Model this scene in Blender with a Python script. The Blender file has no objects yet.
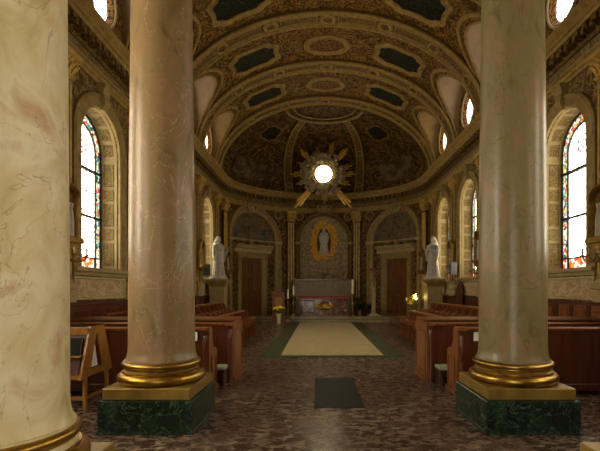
import bpy, bmesh, math, random
from mathutils import Vector, Matrix
R = math.radians
PI = math.pi
random.seed(7)
SC = bpy.context.scene
COL = SC.collection

# ------------------------------------------------------------------ layout (metres; camera at x=0,y=0 looking along +Y)
AX = 0.30            # nave axis
W = 5.0              # half width of the nave
XL, XR = AX - W, AX + W
Y0 = 19.6            # start of the apse
EA, EB = 5.0, 4.2    # apse half width and depth
ZS = 6.92            # spring of the vault, top of the cornice
VB = 3.4             # rise of the vault
DC = 3.3             # rise of the apse dome
BAYS = [9.05, 11.95, 14.8, 17.7]
RIBS = [10.5, 13.42, 16.27, 19.22]

# ------------------------------------------------------------------ materials
def new_mat(name):
    m = bpy.data.materials.new(name); m.use_nodes = True
    nt = m.node_tree
    return m, nt, nt.nodes['Principled BSDF']

def plain(name, col, rough=.5, metal=0., spec=None):
    m, nt, b = new_mat(name)
    b.inputs['Base Color'].default_value = (*col, 1)
    b.inputs['Roughness'].default_value = rough
    b.inputs['Metallic'].default_value = metal
    if spec is not None: b.inputs['Specular IOR Level'].default_value = spec
    return m

def emit(name, col, strength):
    m, nt, b = new_mat(name)
    b.inputs['Base Color'].default_value = (0.02, 0.02, 0.02, 1)
    b.inputs['Emission Color'].default_value = (*col, 1)
    b.inputs['Emission Strength'].default_value = strength
    return m

def node(nt, typ, **kw):
    n = nt.nodes.new(typ)
    for k, v in kw.items():
        if k in n.inputs: n.inputs[k].default_value = v
        else: setattr(n, k, v)
    return n

def ramp(nt, stops, src):
    r = nt.nodes.new('ShaderNodeValToRGB')
    e = r.color_ramp.elements
    while len(e) < len(stops): e.new(0.5)
    for el, (p, c) in zip(e, stops):
        el.position = p; el.color = (*c, 1) if len(c) == 3 else c
    nt.links.new(src, r.inputs[0])
    return r.outputs[0]

def coords(nt, scale=(1, 1, 1)):
    tc = nt.nodes.new('ShaderNodeTexCoord')
    mp = nt.nodes.new('ShaderNodeMapping')
    mp.inputs['Scale'].default_value = scale
    nt.links.new(tc.outputs['Object'], mp.inputs[0])
    return mp.outputs[0]

def noise(nt, vec, scale, detail=4, dist=0., rough=.55):
    n = node(nt, 'ShaderNodeTexNoise', Scale=scale, Detail=detail, Distortion=dist, Roughness=rough)
    nt.links.new(vec, n.inputs['Vector'])
    return n.outputs[0]

def mixc(nt, fac, a, b):
    m = nt.nodes.new('ShaderNodeMix'); m.data_type = 'RGBA'
    if isinstance(fac, float): m.inputs[0].default_value = fac
    else: nt.links.new(fac, m.inputs[0])
    for sock, v in ((m.inputs[6], a), (m.inputs[7], b)):
        if isinstance(v, tuple): sock.default_value = (*v, 1)
        else: nt.links.new(v, sock)
    return m.outputs[2]

def bump(nt, b, h, strength=.2, dist=.02):
    n = node(nt, 'ShaderNodeBump', Strength=strength, Distance=dist)
    nt.links.new(h, n.inputs['Height'])
    nt.links.new(n.outputs[0], b.inputs['Normal'])

def noisy(name, stops, scale=4, detail=5, rough=.5, metal=0., stretch=(1, 1, 1), dist=0., bmp=0., spec=None):
    m, nt, b = new_mat(name)
    v = coords(nt, stretch)
    n = noise(nt, v, scale, detail, dist)
    nt.links.new(ramp(nt, stops, n), b.inputs['Base Color'])
    b.inputs['Roughness'].default_value = rough; b.inputs['Metallic'].default_value = metal
    b.inputs['Specular IOR Level'].default_value = spec if spec is not None else (.5 if rough < .4 else .15)
    if bmp: bump(nt, b, n, bmp)
    return m

def marble(name, stops, vein, scale=1.6, vscale=1.5, vw=.018, rough=.28, vamt=.8, stretch=(1, 1, .6), vein2=None):
    m, nt, b = new_mat(name)
    v = coords(nt, stretch)
    base = ramp(nt, stops, noise(nt, v, scale, 6, .8))
    vn = noise(nt, v, vscale, 5, 1.0, .6)
    f = ramp(nt, [(.5 - vw, (0, 0, 0)), (.5, (vamt,) * 3), (.5 + vw * .6, (0, 0, 0))], vn)
    c = mixc(nt, f, base, vein)
    if vein2:
        vn2 = noise(nt, v, vscale * 2.3, 5, 1.6, .6)
        f2 = ramp(nt, [(.5 - vw * .7, (0, 0, 0)), (.5, (vamt * .8,) * 3), (.5 + vw * .7, (0, 0, 0))], vn2)
        c = mixc(nt, f2, c, vein2)
    nt.links.new(c, b.inputs['Base Color'])
    b.inputs['Roughness'].default_value = rough
    if rough > .29: b.inputs['Specular IOR Level'].default_value = .4
    return m

def ornate(name, dark, light, scale=3.0, rough=.6, light2=None, w=.06, metal=0.):
    """painted scrollwork: curling light lines over a mottled dark ground"""
    m, nt, b = new_mat(name)
    v = coords(nt)
    n1 = noise(nt, v, scale, 3, 2.2, .5)
    l1 = ramp(nt, [(.5 - w, (0, 0, 0)), (.5 - w * .3, (1, 1, 1)), (.5 + w * .3, (1, 1, 1)), (.5 + w, (0, 0, 0))], n1)
    n2 = noise(nt, v, scale * 2.7, 3, 1.2, .5)
    l2 = ramp(nt, [(.42, (0, 0, 0)), (.62, (.7, .7, .7))], n2)
    g = mixc(nt, l2, dark, light2 or light)
    c = mixc(nt, l1, g, light)
    nt.links.new(c, b.inputs['Base Color'])
    b.inputs['Roughness'].default_value = rough; b.inputs['Metallic'].default_value = metal
    bump(nt, b, n1, .15, .02)
    b.inputs['Specular IOR Level'].default_value = .12
    return m

def mural(name, stops, scale=1.6):
    m, nt, b = new_mat(name)
    v = coords(nt)
    n = noise(nt, v, scale, 6, 1.0, .6)
    vo = node(nt, 'ShaderNodeTexVoronoi', Scale=scale * 1.6)
    nt.links.new(v, vo.inputs['Vector'])
    c1 = ramp(nt, stops, n)
    c = mixc(nt, ramp(nt, [(.0, (.0, .0, .0)), (.45, (.35, .35, .35))], vo.outputs['Distance']), c1, (stops[0][1]))
    nt.links.new(c, b.inputs['Base Color'])
    b.inputs['Roughness'].default_value = .6; b.inputs['Specular IOR Level'].default_value = .12
    return m

def wood(name, c1, c2, rough=.3, stretch=(6, 6, .7), scale=2.2):
    return noisy(name, [(.3, c1), (.7, c2)], scale, 5, rough, 0, stretch, .6)

M = {}
M['col_near'] = marble('cream_marble_lit', [(.28, (.48, .32, .13)), (.42, (.66, .54, .28)), (.56, (.78, .70, .46)), (.72, (.56, .34, .17))], (.26, .12, .05), 3.2, 1.5, .004, .36, .5, (1, 1, .7), (.80, .72, .52))  # column marble in its bright copy, strong window light put into the colour
M['col_dim_warm'] = marble('cream_marble_dim_rosy', [(.30, (.145, .09, .034)), (.45, (.25, .175, .078)), (.56, (.265, .17, .08)), (.70, (.35, .205, .12))], (.50, .40, .26), 3.6, 1.8, .006, .34, .7, (1, 1, .6), (.11, .055, .025))  # same column marble, darkened and warmed to paint in its dimmer light
M['col_dim_olive'] = marble('cream_marble_dim_olive', [(.30, (.11, .08, .03)), (.45, (.205, .16, .068)), (.56, (.21, .155, .072)), (.70, (.29, .17, .085))], (.06, .03, .015), 3.6, 1.8, .006, .32, .7, (1, 1, .6), (.36, .28, .15))  # same column marble again, dimmer greenish light painted into the colour
M['green'] = marble('green_marble', [(.3, (.003, .006, .004)), (.5, (.006, .017, .008)), (.68, (.012, .036, .018)), (.8, (.022, .06, .032))], (.20, .27, .19), 7, 4.5, .010, .25, .6, (1, 1, 1), (.05, .10, .055))
M['gold'] = noisy('gilding', [(.3, (.26, .145, .025)), (.7, (.50, .31, .07))], 6, 5, .33, 1., bmp=.08)
M['gold_dull'] = noisy('dull_gilding', [(.3, (.17, .095, .02)), (.7, (.38, .235, .06))], 7, 5, .45, .6, bmp=.1)
M['gold_paint'] = noisy('gold_paint', [(.3, (.32, .19, .035)), (.7, (.58, .38, .10))], 5, 4, .42, .2)
M['plinth'] = noisy('gilt_base', [(.3, (.20, .12, .022)), (.7, (.36, .235, .05))], 5, 5, .38, .4)
M['trim'] = noisy('ochre_stone', [(.3, (.21, .14, .042)), (.7, (.34, .24, .085))], 6, 5, .5)
M['trim_light'] = noisy('buff_stone', [(.3, (0.3150, 0.2312, 0.0936)), (.7, (0.4125, 0.3128, 0.1404))], 5, 5, .5)
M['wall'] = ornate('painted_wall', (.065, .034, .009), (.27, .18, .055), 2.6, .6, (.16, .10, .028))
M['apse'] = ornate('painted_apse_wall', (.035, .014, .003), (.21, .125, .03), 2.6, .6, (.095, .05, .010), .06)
M['frieze'] = ornate('frieze_paint', (0.0975, 0.0594, 0.0200), (0.2700, 0.1848, 0.0650), 5.0, .6, (0.1800, 0.1254, 0.0450), .05)
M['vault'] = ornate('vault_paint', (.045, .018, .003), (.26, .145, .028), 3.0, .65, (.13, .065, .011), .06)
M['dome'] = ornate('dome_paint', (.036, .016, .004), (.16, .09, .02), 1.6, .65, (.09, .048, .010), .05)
M['rib'] = noisy('rib_paint', [(.3, (.22, .135, .031)), (.7, (.37, .245, .07))], 7, 4, .5)
M['rib_dark'] = ornate('rib_panel_paint', (.060, .030, .006), (.22, .135, .033), 7, .6)
M['cart'] = ornate('dark_green_painting', (.004, .005, .002), (.05, .042, .012), 4, .6, (.012, .013, .006), .03)
M['round'] = ornate('brown_medallion_paint', (.055, .018, .003), (.21, .11, .02), 4, .6, (.10, .042, .007), .07)
M['cream_paint'] = noisy('cream_plaster', [(.3, (.40, .31, .145)), (.7, (.50, .40, .20))], 4, 4, .6)
M['jamb_plaster'] = noisy('jamb_plaster', [(.3, (.24, .18, .075)), (.7, (.32, .24, .11))], 4, 4, .6)
M['panel'] = mural('rose_panel_paint', [(.3, (.48, .38, .19)), (.46, (.50, .40, .21)), (.53, (.28, .07, .03)), (.59, (.50, .39, .20)), (.75, (.36, .18, .08))], 6)
M['jamb'] = ornate('jamb_paint', (.10, .065, .02), (.26, .19, .075), 8, .6, (.16, .11, .038), .05)
M['lunette'] = mural('lunette_painting', [(.25, (.03, .026, .015)), (.42, (.09, .085, .055)), (.50, (.26, .15, .055)), (.57, (.10, .105, .08)), (.68, (.38, .25, .11)), (.8, (.16, .06, .022))], 2.0)
M['mural'] = mural('dome_painting', [(.25, (.03, .022, .009)), (.45, (.08, .055, .02)), (.58, (.22, .155, .065)), (.75, (.10, .07, .028))], 1.6)
M['relief'] = noisy('relief_stone', [(.3, (.18, .14, .07)), (.7, (.36, .29, .16))], 7, 6, .7, bmp=.5)
M['cloud_stone'] = noisy('grey_gilt_clouds', [(.3, (.22, .165, .075)), (.7, (.36, .28, .14))], 7, 5, .7, bmp=.3)
M['oak'] = wood('stall_oak', (.16, .055, .012), (.30, .108, .025), .3)
M['ray_gold'] = noisy('ray_gilding', [(.3, (.42, .23, .035)), (.7, (.70, .43, .08))], 6, 4, .35, .4)
M['door_wood'] = wood('sacristy_door_wood', (.11, .040, .008), (.18, .068, .014), .4)
M['lunette_plaster'] = noisy('buff_lunette_plaster', [(.3, (.30, .21, .09)), (.7, (.38, .27, .125))], 4, 4, .6)
M['niche'] = noisy('brown_niche', [(.3, (.09, .035, .008)), (.7, (.16, .07, .015))], 4, 4, .6)
M['relief_gold'] = noisy('relief_gilding', [(.3, (.42, .21, .025)), (.7, (.68, .38, .06))], 8, 5, .45, .2, bmp=.4)
M['grey_marble'] = marble('grey_marble', [(.3, (.20, .155, .09)), (.7, (.30, .24, .145))], (.42, .36, .25), 3, 3, .012, .5)
M['altar'] = marble('red_brown_marble', [(.3, (.075, .027, .015)), (.7, (.15, .06, .032))], (.6, .5, .4), 4, 3.2, .022, .15, .9, (1, 1, 1), (.3, .2, .17))
M['altar_top'] = plain('altar_top_marble', (.2, .09, .07), .2)
M['statue'] = noisy('white_stone', [(.3, (.32, .29, .225)), (.7, (.43, .39, .31))], 6, 4, .6)
M['statue_paint'] = noisy('pale_painted_stone', [(.3, (.36, .33, .27)), (.7, (.45, .42, .35))], 6, 4, .6)
M['orange_wood'] = wood('orange_wood', (.15, .045, .010), (.26, .088, .021), .3)
M['red_wood'] = wood('red_brown_wood', (.062, .014, .005), (.115, .028, .009), .28)
M['brown_wood'] = wood('brown_wood', (.13, .045, .011), (.21, .078, .02), .3)
M['dark_wood'] = wood('dark_wood', (.035, .013, .006), (.075, .027, .011), .35)
M['maroon_wood'] = wood('maroon_wood', (.06, .016, .009), (.11, .026, .014), .32)
M['honey_wood'] = wood('honey_wood', (.26, .115, .022), (.40, .19, .042), .3)
M['iron'] = plain('black_iron', (.015, .014, .013), .45, .5)
M['lead'] = plain('window_lead', (.012, .012, .014), .5)
M['candle'] = plain('candle_wax', (.82, .72, .52), .5)
M['red_cloth'] = plain('red_cloth', (.38, .06, .04), .7)
M['paper'] = plain('white_paper', (.82, .82, .80), .6)
M['black_book'] = plain('black_book_cover', (.009, .008, .007), .7, 0, .2)
M['maroon_book'] = plain('maroon_book_cover', (.075, .018, .013), .5)
M['pages'] = plain('book_pages', (.5, .46, .38), .7)
M['pad'] = plain('pale_green_pad', (.30, .34, .22), .5)
M['grey_box'] = plain('grey_speaker', (.11, .10, .085), .6)
M['grille'] = plain('dark_mesh', (.05, .05, .045), .5)
M['vase'] = plain('cream_vase', (.55, .45, .28), .35)
M['yellow'] = noisy('yellow_petals', [(.3, (.85, .60, .02)), (.7, (.95, .80, .08))], 20, 3, .6)
M['leaf'] = noisy('plant_leaves', [(.3, (.012, .022, .008)), (.7, (.035, .06, .02))], 8, 3, .5)
M['leaf_light'] = noisy('flower_leaves', [(.3, (.04, .07, .015)), (.7, (.09, .13, .03))], 8, 3, .5)
M['pot'] = plain('terracotta', (.12, .055, .03), .6)
M['flame'] = emit('flame', (1., .72, .22), 160.)
M['glass_cup'] = plain('amber_cup', (.5, .3, .06), .2)
M['corpus'] = plain('bronze_corpus', (.22, .10, .03), .4, .2)
M['carpet_green'] = noisy('green_carpet', [(.3, (.036, .042, .014)), (.7, (.065, .073, .026))], 9, 6, .5)
M['carpet_cream'] = noisy('cream_carpet', [(.3, (.34, .265, .13)), (.7, (.46, .37, .19))], 5, 6, .45)
M['mat_grille'] = noisy('floor_grille_metal', [(.3, (.028, .031, .027)), (.7, (.045, .048, .042))], 9, 4, .45, .2)
M['step'] = marble('step_marble', [(.3, (.22, .17, .09)), (.7, (.33, .27, .16))], (.10, .08, .05), 4, 4, .02, .25)

def floor_mat():
    m, nt, b = new_mat('mottled_marble_floor')
    n1 = noise(nt, coords(nt), .9, 4, .6)
    n2 = noise(nt, coords(nt, (4.0, 6.5, 4)), 1.9, 6, .9, .65)
    n3 = noise(nt, coords(nt, (1, 1.2, 1)), 1.6, 6, .8, .65)
    c1 = ramp(nt, [(.3, (.040, .019, .014)), (.7, (.085, .046, .030))], n1)
    f = ramp(nt, [(.49, (0, 0, 0)), (.58, (.35, .35, .35)), (.68, (1, 1, 1))], n2)
    c2 = mixc(nt, f, c1, (.44, .35, .24))
    f3 = ramp(nt, [(.50, (0, 0, 0)), (.60, (.55, .55, .55))], n3)
    c3 = mixc(nt, f3, c2, (.13, .085, .055))
    f4 = ramp(nt, [(.485, (0, 0, 0)), (.5, (.8, .8, .8)), (.515, (0, 0, 0))], noise(nt, coords(nt, (1, 1.4, 1)), 2.4, 5, 2.0, .6))
    c4 = mixc(nt, f4, c3, (.022, .010, .008))
    nt.links.new(c4, b.inputs['Base Color'])
    nt.links.new(ramp(nt, [(.3, (.20,) * 3), (.7, (.34,) * 3)], n2), b.inputs['Roughness'])
    return m
M['floor'] = floor_mat()

def stained(name, strength, cells=True, cols=None, sc=19.0):
    """bright leaded glass lit by the daylight behind it"""
    m, nt, b = new_mat(name)
    b.inputs['Base Color'].default_value = (.02, .02, .02, 1); b.inputs['Roughness'].default_value = .3
    v = coords(nt)
    if cells:
        vo = node(nt, 'ShaderNodeTexVoronoi', Scale=sc)
        nt.links.new(v, vo.inputs['Vector'])
        sep = nt.nodes.new('ShaderNodeSeparateColor'); nt.links.new(vo.outputs['Color'], sep.inputs[0])
        r = nt.nodes.new('ShaderNodeValToRGB'); r.color_ramp.interpolation = 'CONSTANT'
        cols = cols or [(.02, .05, .03), (.85, .05, .02), (.05, .30, .12), (.95, .93, .75), (.03, .14, .26), (.95, .90, .70), (.80, .09, .03), (.95, .60, .10), (.35, .62, .50), (.95, .95, .85)]
        e = r.color_ramp.elements
        while len(e) < len(cols): e.new(.5)
        for i, c in enumerate(cols): e[i].position = i / len(cols); e[i].color = (*c, 1)
        nt.links.new(sep.outputs[0], r.inputs[0]); c = r.outputs[0]
    else:
        n = noise(nt, v, 3.5, 3, 1.5)
        c = ramp(nt, [(.3, (1., .86, .64)), (.52, (1., .90, .70)), (.555, (.075, .06, .062)), (.59, (1., .88, .66)), (.8, (.92, .88, .76))], n)
    nt.links.new(c, b.inputs['Emission Color'])
    b.inputs['Emission Strength'].default_value = strength
    return m
GLASS = 10.0
M['glass_white'] = stained('pale_leaded_glass', GLASS, False)
M['glass_colour'] = stained('coloured_leaded_glass', 1.2, True)
M['glass_bright'] = stained('bright_leaded_glass', 28.0, False)
M['glass_base'] = stained('amber_base_glass', 1.2, True, [(.95, .93, .80), (.85, .08, .02), (.95, .93, .80), (.90, .35, .05), (.95, .90, .70), (.80, .10, .03)], 9.)
M['glass_oculus'] = emit('violet_leaded_glass', (.92, .80, .92), 7.)
M['glass_oculus_warm'] = emit('amber_oculus_glass', (1., .74, .48), 5.)
M['glass_sun'] = emit('yellow_oculus_glass', (1., .88, .55), 14.)
M['rose_glass'] = emit('rose_glass', (.75, .25, .22), .9)
M['daylight'] = emit('glazed_door_daylight', (1., .92, .78), 6.)

# ------------------------------------------------------------------ mesh builder
class MB:
    def __init__(self): self.v = []; self.f = []; self.mi = []
    def add(self, vs, fs, mi=0):
        o = len(self.v); self.v += [tuple(p) for p in vs]
        self.f += [tuple(i + o for i in f) for f in fs]; self.mi += [mi] * len(fs); return self
    def box(self, x0, x1, y0, y1, z0, z1, mi=0):
        return self.add([(x0, y0, z0), (x1, y0, z0), (x1, y1, z0), (x0, y1, z0), (x0, y0, z1), (x1, y0, z1), (x1, y1, z1), (x0, y1, z1)],
                        [(0, 3, 2, 1), (4, 5, 6, 7), (0, 1, 5, 4), (1, 2, 6, 5), (2, 3, 7, 6), (3, 0, 4, 7)], mi)
    def loft(self, rings, ring_closed=True, path_closed=False, cap=True, mi=0):
        n = len(rings[0]); vs = [p for r in rings for p in r]; fs = []
        m = len(rings)
        for i in range(m if path_closed else m - 1):
            a, b = i * n, ((i + 1) % m) * n
            for j in range(n if ring_closed else n - 1):
                k = (j + 1) % n
                fs.append((a + j, a + k, b + k, b + j))
        if cap and ring_closed and not path_closed:
            fs.append(tuple(reversed(range(n)))); fs.append(tuple(range((m - 1) * n, m * n)))
        return self.add(vs, fs, mi)
    def lathe(self, prof, n=32, c=(0, 0, 0), fn=None, mi=0):
        rings = []
        for r, z in prof:
            ring = []
            for k in range(n):
                a = 2 * PI * k / n; q = r * (fn(a, z) if fn else 1)
                ring.append((c[0] + q * math.cos(a), c[1] + q * math.sin(a), c[2] + z))
            rings.append(ring)
        return self.loft(rings, mi=mi)
    def tube(self, pts, r, n=8, cap=True, mi=0, closed=False):
        pts = [Vector(p) for p in pts]; m = len(pts); rings = []
        up = None
        for i, p in enumerate(pts):
            if closed: d = pts[(i + 1) % m] - pts[i - 1]
            else: d = pts[min(i + 1, m - 1)] - pts[max(i - 1, 0)]
            if d.length < 1e-9: d = Vector((0, 0, 1))
            d.normalize()
            if up is None: up = Vector((0, 0, 1)) if abs(d.z) < .9 else Vector((1, 0, 0))
            x = up - d * up.dot(d)
            if x.length < 1e-6: x = d.orthogonal()
            x.normalize(); y = d.cross(x); up = x
            rr = r[i] if isinstance(r, (list, tuple)) else r
            rings.append([p + x * (rr * math.cos(2 * PI * k / n)) + y * (rr * math.sin(2 * PI * k / n)) for k in range(n)])
        return self.loft(rings, True, closed, cap, mi)
    def ball(self, c, r, n=12, m=8, mi=0):
        if not isinstance(r, (tuple, list)): r = (r, r, r)
        rings = []
        for i in range(m + 1):
            a = -PI / 2 + PI * (i + (.02 if i == 0 else -.02 if i == m else 0)) / m
            rings.append([(c[0] + r[0] * math.cos(a) * math.cos(2 * PI * k / n), c[1] + r[1] * math.cos(a) * math.sin(2 * PI * k / n), c[2] + r[2] * math.sin(a)) for k in range(n)])
        return self.loft(rings, mi=mi)
    def prism(self, poly, fa, fb, mi=0):
        """poly of 2-D points extruded between the mappings fa and fb"""
        n = len(poly); vs = [fa(*p) for p in poly] + [fb(*p) for p in poly]
        fs = [tuple(range(n)), tuple(reversed(range(n, 2 * n)))] + [(i, i + n, (i + 1) % n + n, (i + 1) % n) for i in range(n)]
        return self.add(vs, fs, mi)
    def xform(self, m):
        self.v = [tuple(m @ Vector(p)) for p in self.v]; return self
    def build(self, name, mats, parent=None, world=True, smooth=35, bevel=0., kind=None, label=None):
        me = bpy.data.meshes.new(name)
        off = Vector((0, 0, 0))
        if parent and world:
            p = parent
            while p: off += p.location; p = p.parent
        me.from_pydata([Vector(p) - off for p in self.v], [], self.f)
        if not isinstance(mats, (list, tuple)): mats = [mats]
        for x in mats: me.materials.append(x)
        for p, i in zip(me.polygons, self.mi): p.material_index = i
        bm = bmesh.new(); bm.from_mesh(me)
        bmesh.ops.recalc_face_normals(bm, faces=bm.faces[:])
        if bevel:
            es = [e for e in bm.edges if len(e.link_faces) == 2 and e.calc_face_angle(0) > R(40)]
            bmesh.ops.bevel(bm, geom=es, offset=bevel, segments=1, affect='EDGES', clamp_overlap=True)
        bm.to_mesh(me); bm.free()
        if smooth:
            me.polygons.foreach_set('use_smooth', [True] * len(me.polygons))
            me.set_sharp_from_angle(angle=R(smooth))
        o = bpy.data.objects.new(name, me); COL.objects.link(o)
        if parent: o.parent = parent
        if kind: o['kind'] = kind
        if label: o['label'] = label
        return o

def tag(o, label, cat, group=None, kind=None):
    o['label'] = label; o['category'] = cat
    if group: o['group'] = group
    if kind: o['kind'] = kind
    return o

def thing(name, label, cat, loc=(0, 0, 0), rotz=0., group=None):
    o = bpy.data.objects.new(name, None); COL.objects.link(o)
    o.location = loc; o.rotation_euler = (0, 0, rotz); o.empty_display_size = .1
    return tag(o, label, cat, group)

def struct(o, label=None, cat=None):
    o['kind'] = 'structure'
    if label: o['label'] = label
    if cat: o['category'] = cat
    return o

def sempty(name, loc, label=None, cat=None, rotz=0.):
    o = bpy.data.objects.new(name, None); COL.objects.link(o); o.location = loc; o.rotation_euler = (0, 0, rotz); o.empty_display_size = .1
    return struct(o, label, cat)

def dup(root, loc, rotz, label, group=None):
    r = root.copy(); COL.objects.link(r); r.location = loc; r.rotation_euler = (0, 0, rotz); r['label'] = label
    if group: r['group'] = group
    for ch in list(root.children):
        c = ch.copy(); COL.objects.link(c); c.parent = r
        for g in list(ch.children):
            d = g.copy(); COL.objects.link(d); d.parent = c
    return r

def apply_mods(o):
    dg = bpy.context.evaluated_depsgraph_get(); dg.update()
    me = bpy.data.meshes.new_from_object(o.evaluated_get(dg))
    o.modifiers.clear(); old = o.data; o.data = me
    bpy.data.meshes.remove(old)
    return o

def cut(o, cutter_mb):
    c = cutter_mb.build('cutter', M['trim'], smooth=0)
    md = o.modifiers.new('cut', 'BOOLEAN'); md.operation = 'DIFFERENCE'; md.solver = 'EXACT'; md.object = c
    apply_mods(o)
    bpy.data.objects.remove(c)
    me = o.data
    me.polygons.foreach_set('use_smooth', [True] * len(me.polygons)); me.set_sharp_from_angle(angle=R(30))
    return o

def fuse(o, voxel, it=2):
    md = o.modifiers.new('remesh', 'REMESH'); md.mode = 'VOXEL'; md.voxel_size = voxel
    s = o.modifiers.new('smooth', 'SMOOTH'); s.factor = .5; s.iterations = it
    apply_mods(o)
    o.data.polygons.foreach_set('use_smooth', [True] * len(o.data.polygons))
    return o

# ------------------------------------------------------------------ surface maps: (s, z, off) -> point, off points into the room
def wall_map(side):
    return (lambda s, z, off: (XL + off, s, z)) if side < 0 else (lambda s, z, off: (XR - off, s, z))
def apse_pt(th, off):
    return (AX + (EA - off) * math.sin(th), Y0 + (EB - off) * math.cos(th))
def apse_len(th):
    return math.hypot(EA * math.cos(th), EB * math.sin(th))
def apse_map(thd):
    th0 = R(thd); L = apse_len(th0)
    return lambda s, z, off: (*apse_pt(th0 + s / L, off), z)
def apse_rot(thd):
    th = R(thd); nx, ny = -math.sin(th) / EA, -math.cos(th) / EB
    return math.atan2(nx, -ny)
def vault_pt(t, y, off):
    return (AX + (W - off) * math.sin(t), y, ZS + (VB - off) * math.cos(t))
def dome_pt(th, ph, off):
    return (AX + (EA - off) * math.cos(ph) * math.sin(th), Y0 + (EB - off) * math.cos(ph) * math.cos(th), ZS + (DC - off) * math.sin(ph))

def arch_path(mb, mp, sc, zs, prof, zlow=None, n=24, sy=1.0, mi=0):
    """moulding that follows a round arch (and its jambs down to zlow); prof = [(radius, off)...]"""
    rings = []
    def pt(a, r, off): return mp(sc + r * math.cos(a), zs + r * sy * math.sin(a), off)
    if zlow is not None: rings.append([mp(sc + r, zlow, off) for r, off in prof])
    for k in range(n + 1): rings.append([pt(PI * k / n, r, off) for r, off in prof])
    if zlow is not None: rings.append([mp(sc - r, zlow, off) for r, off in prof])
    return mb.loft(rings, True, False, True, mi)

def arch_poly(hw, z0, zs, n=20, sy=1.0):
    return [(hw, z0)] + [(hw * math.cos(PI * k / n), zs + hw * sy * math.sin(PI * k / n)) for k in range(n + 1)] + [(-hw, z0)]

def patch(mb, mp, outline, rings=(1, .8, .6, .4, .2), mi=0):
    """filled shape on a curved surface; mp takes one (u, v) pair"""
    rs = [[mp(u * q, v * q) for u, v in outline] for q in rings]
    n = len(outline)
    mb.loft(rs, True, False, False, mi)
    mb.add(rs[-1], [tuple(range(n))], mi)
    return mb

# ================================================================== SETTING
# ---- floor
mb = MB(); mb.box(XL - .8, XR + .8, -4.3, 24.6, -.3, 0)
struct(mb.build('floor', M['floor'], smooth=0), 'mottled red-brown and beige marble church floor', 'floor')

def apse_poly(y, off, inset=0., n=40):
    pts = []
    for k in range(n + 1):
        th = R(-90 + 180 * k / n); x, yy = apse_pt(th, off)
        pts.append((x, max(yy, y)))
    out = []
    for p in pts:
        if not out or (abs(p[0] - out[-1][0]) + abs(p[1] - out[-1][1])) > 1e-4: out.append(p)
    return out
for nm, y, z0, z1, lab in (('trim_1', 20.1, .0, .12, 'lower pale marble step across the front of the sanctuary'), ('trim_2', 20.8, .12, .24, 'upper marble step on which the red altar stands')):
    pl = [p for p in apse_poly(y, .0)]
    pl = [p for p in pl if p[1] > y + 1e-6] 
    # square front edge
    th = math.acos((y - Y0) / EB); xw = EA * math.sin(th)
    pl = [(AX - xw, y)] + pl + [(AX + xw, y)]
    mb = MB(); mb.prism(pl, lambda x, y_: (x, y_, z0), lambda x, y_: (x, y_, z1))
    st = struct(mb.build(nm, M['step'], smooth=0), lab, 'step')
    mb = MB(); mb.box(AX - xw + .02, AX + xw - .02, y - .03, y + .05, z1 - .035, z1 + .002); mb.build('nosing', M['step'], st, smooth=0)

# ---- side walls with arched window openings
ALLB = [.45, 3.3, 6.15] + BAYS
SILL, SPR, HW = 2.0, 4.62, .80
def win_cut(side, cyl):
    mp = wall_map(side)
    mb = MB()
    for cy in cyl:
        pl = arch_poly(HW, SILL, SPR, 24)
        mb.prism(pl, lambda u, v: mp(cy + u, v, .2), lambda u, v: mp(cy + u, v, -1.0))
    return mb
for side, nm in ((-1, 'wall_left'), (1, 'wall_right')):
    mb = MB()
    if side < 0: mb.box(XL - .8, XL, -4.3, 19.6, 0, ZS)
    else: mb.box(XR, XR + .8, -4.3, 19.6, 0, ZS)
    o = mb.build(nm, M['wall'], smooth=0)
    cut(o, win_cut(side, ALLB))
    struct(o, 'ochre side wall with painted scrollwork and tall arched windows on the %s side' % ('ambo' if side < 0 else 'crucifix'), 'wall')

# ---- back wall behind the viewer, with a glazed entrance door
mb = MB(); mb.box(XL - .8, XR + .8, -4.3, -3.5, 0, ZS + VB + .8)
struct(mb.build('wall_back', M['wall'], smooth=0), 'painted back wall under the organ loft', 'wall')
d = sempty('door_3', (-1.0, -3.5, 0), 'glazed entrance door in the back wall', 'door')
mb = MB()
for x0, x1, z0, z1 in ((-2.3, -2.1, 0, 4.2), (.1, .3, 0, 4.2), (-2.1, .1, 4.0, 4.2), (-1.05, -.95, 0, 4.0), (-2.1, .1, 2.5, 2.6)): mb.box(x0, x1, -3.5, -3.38, z0, z1)
mb.build('frame', M['red_wood'], d, smooth=0)
mb = MB(); mb.box(-2.1, .1, -3.49, -3.44, .05, 4.0); mb.build('pane', M['daylight'], d, smooth=0)

# ---- organ loft carried by the marble columns (just above the picture)
mb = MB(); mb.box(XL, XR, -3.5, 5.85, 5.95, 6.4); mb.box(XL, XR, 5.75, 6.0, 5.8, 5.95)
struct(mb.build('ceiling_2', M['trim'], smooth=0), 'underside of the organ loft carried by the marble columns', 'ceiling')

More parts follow.
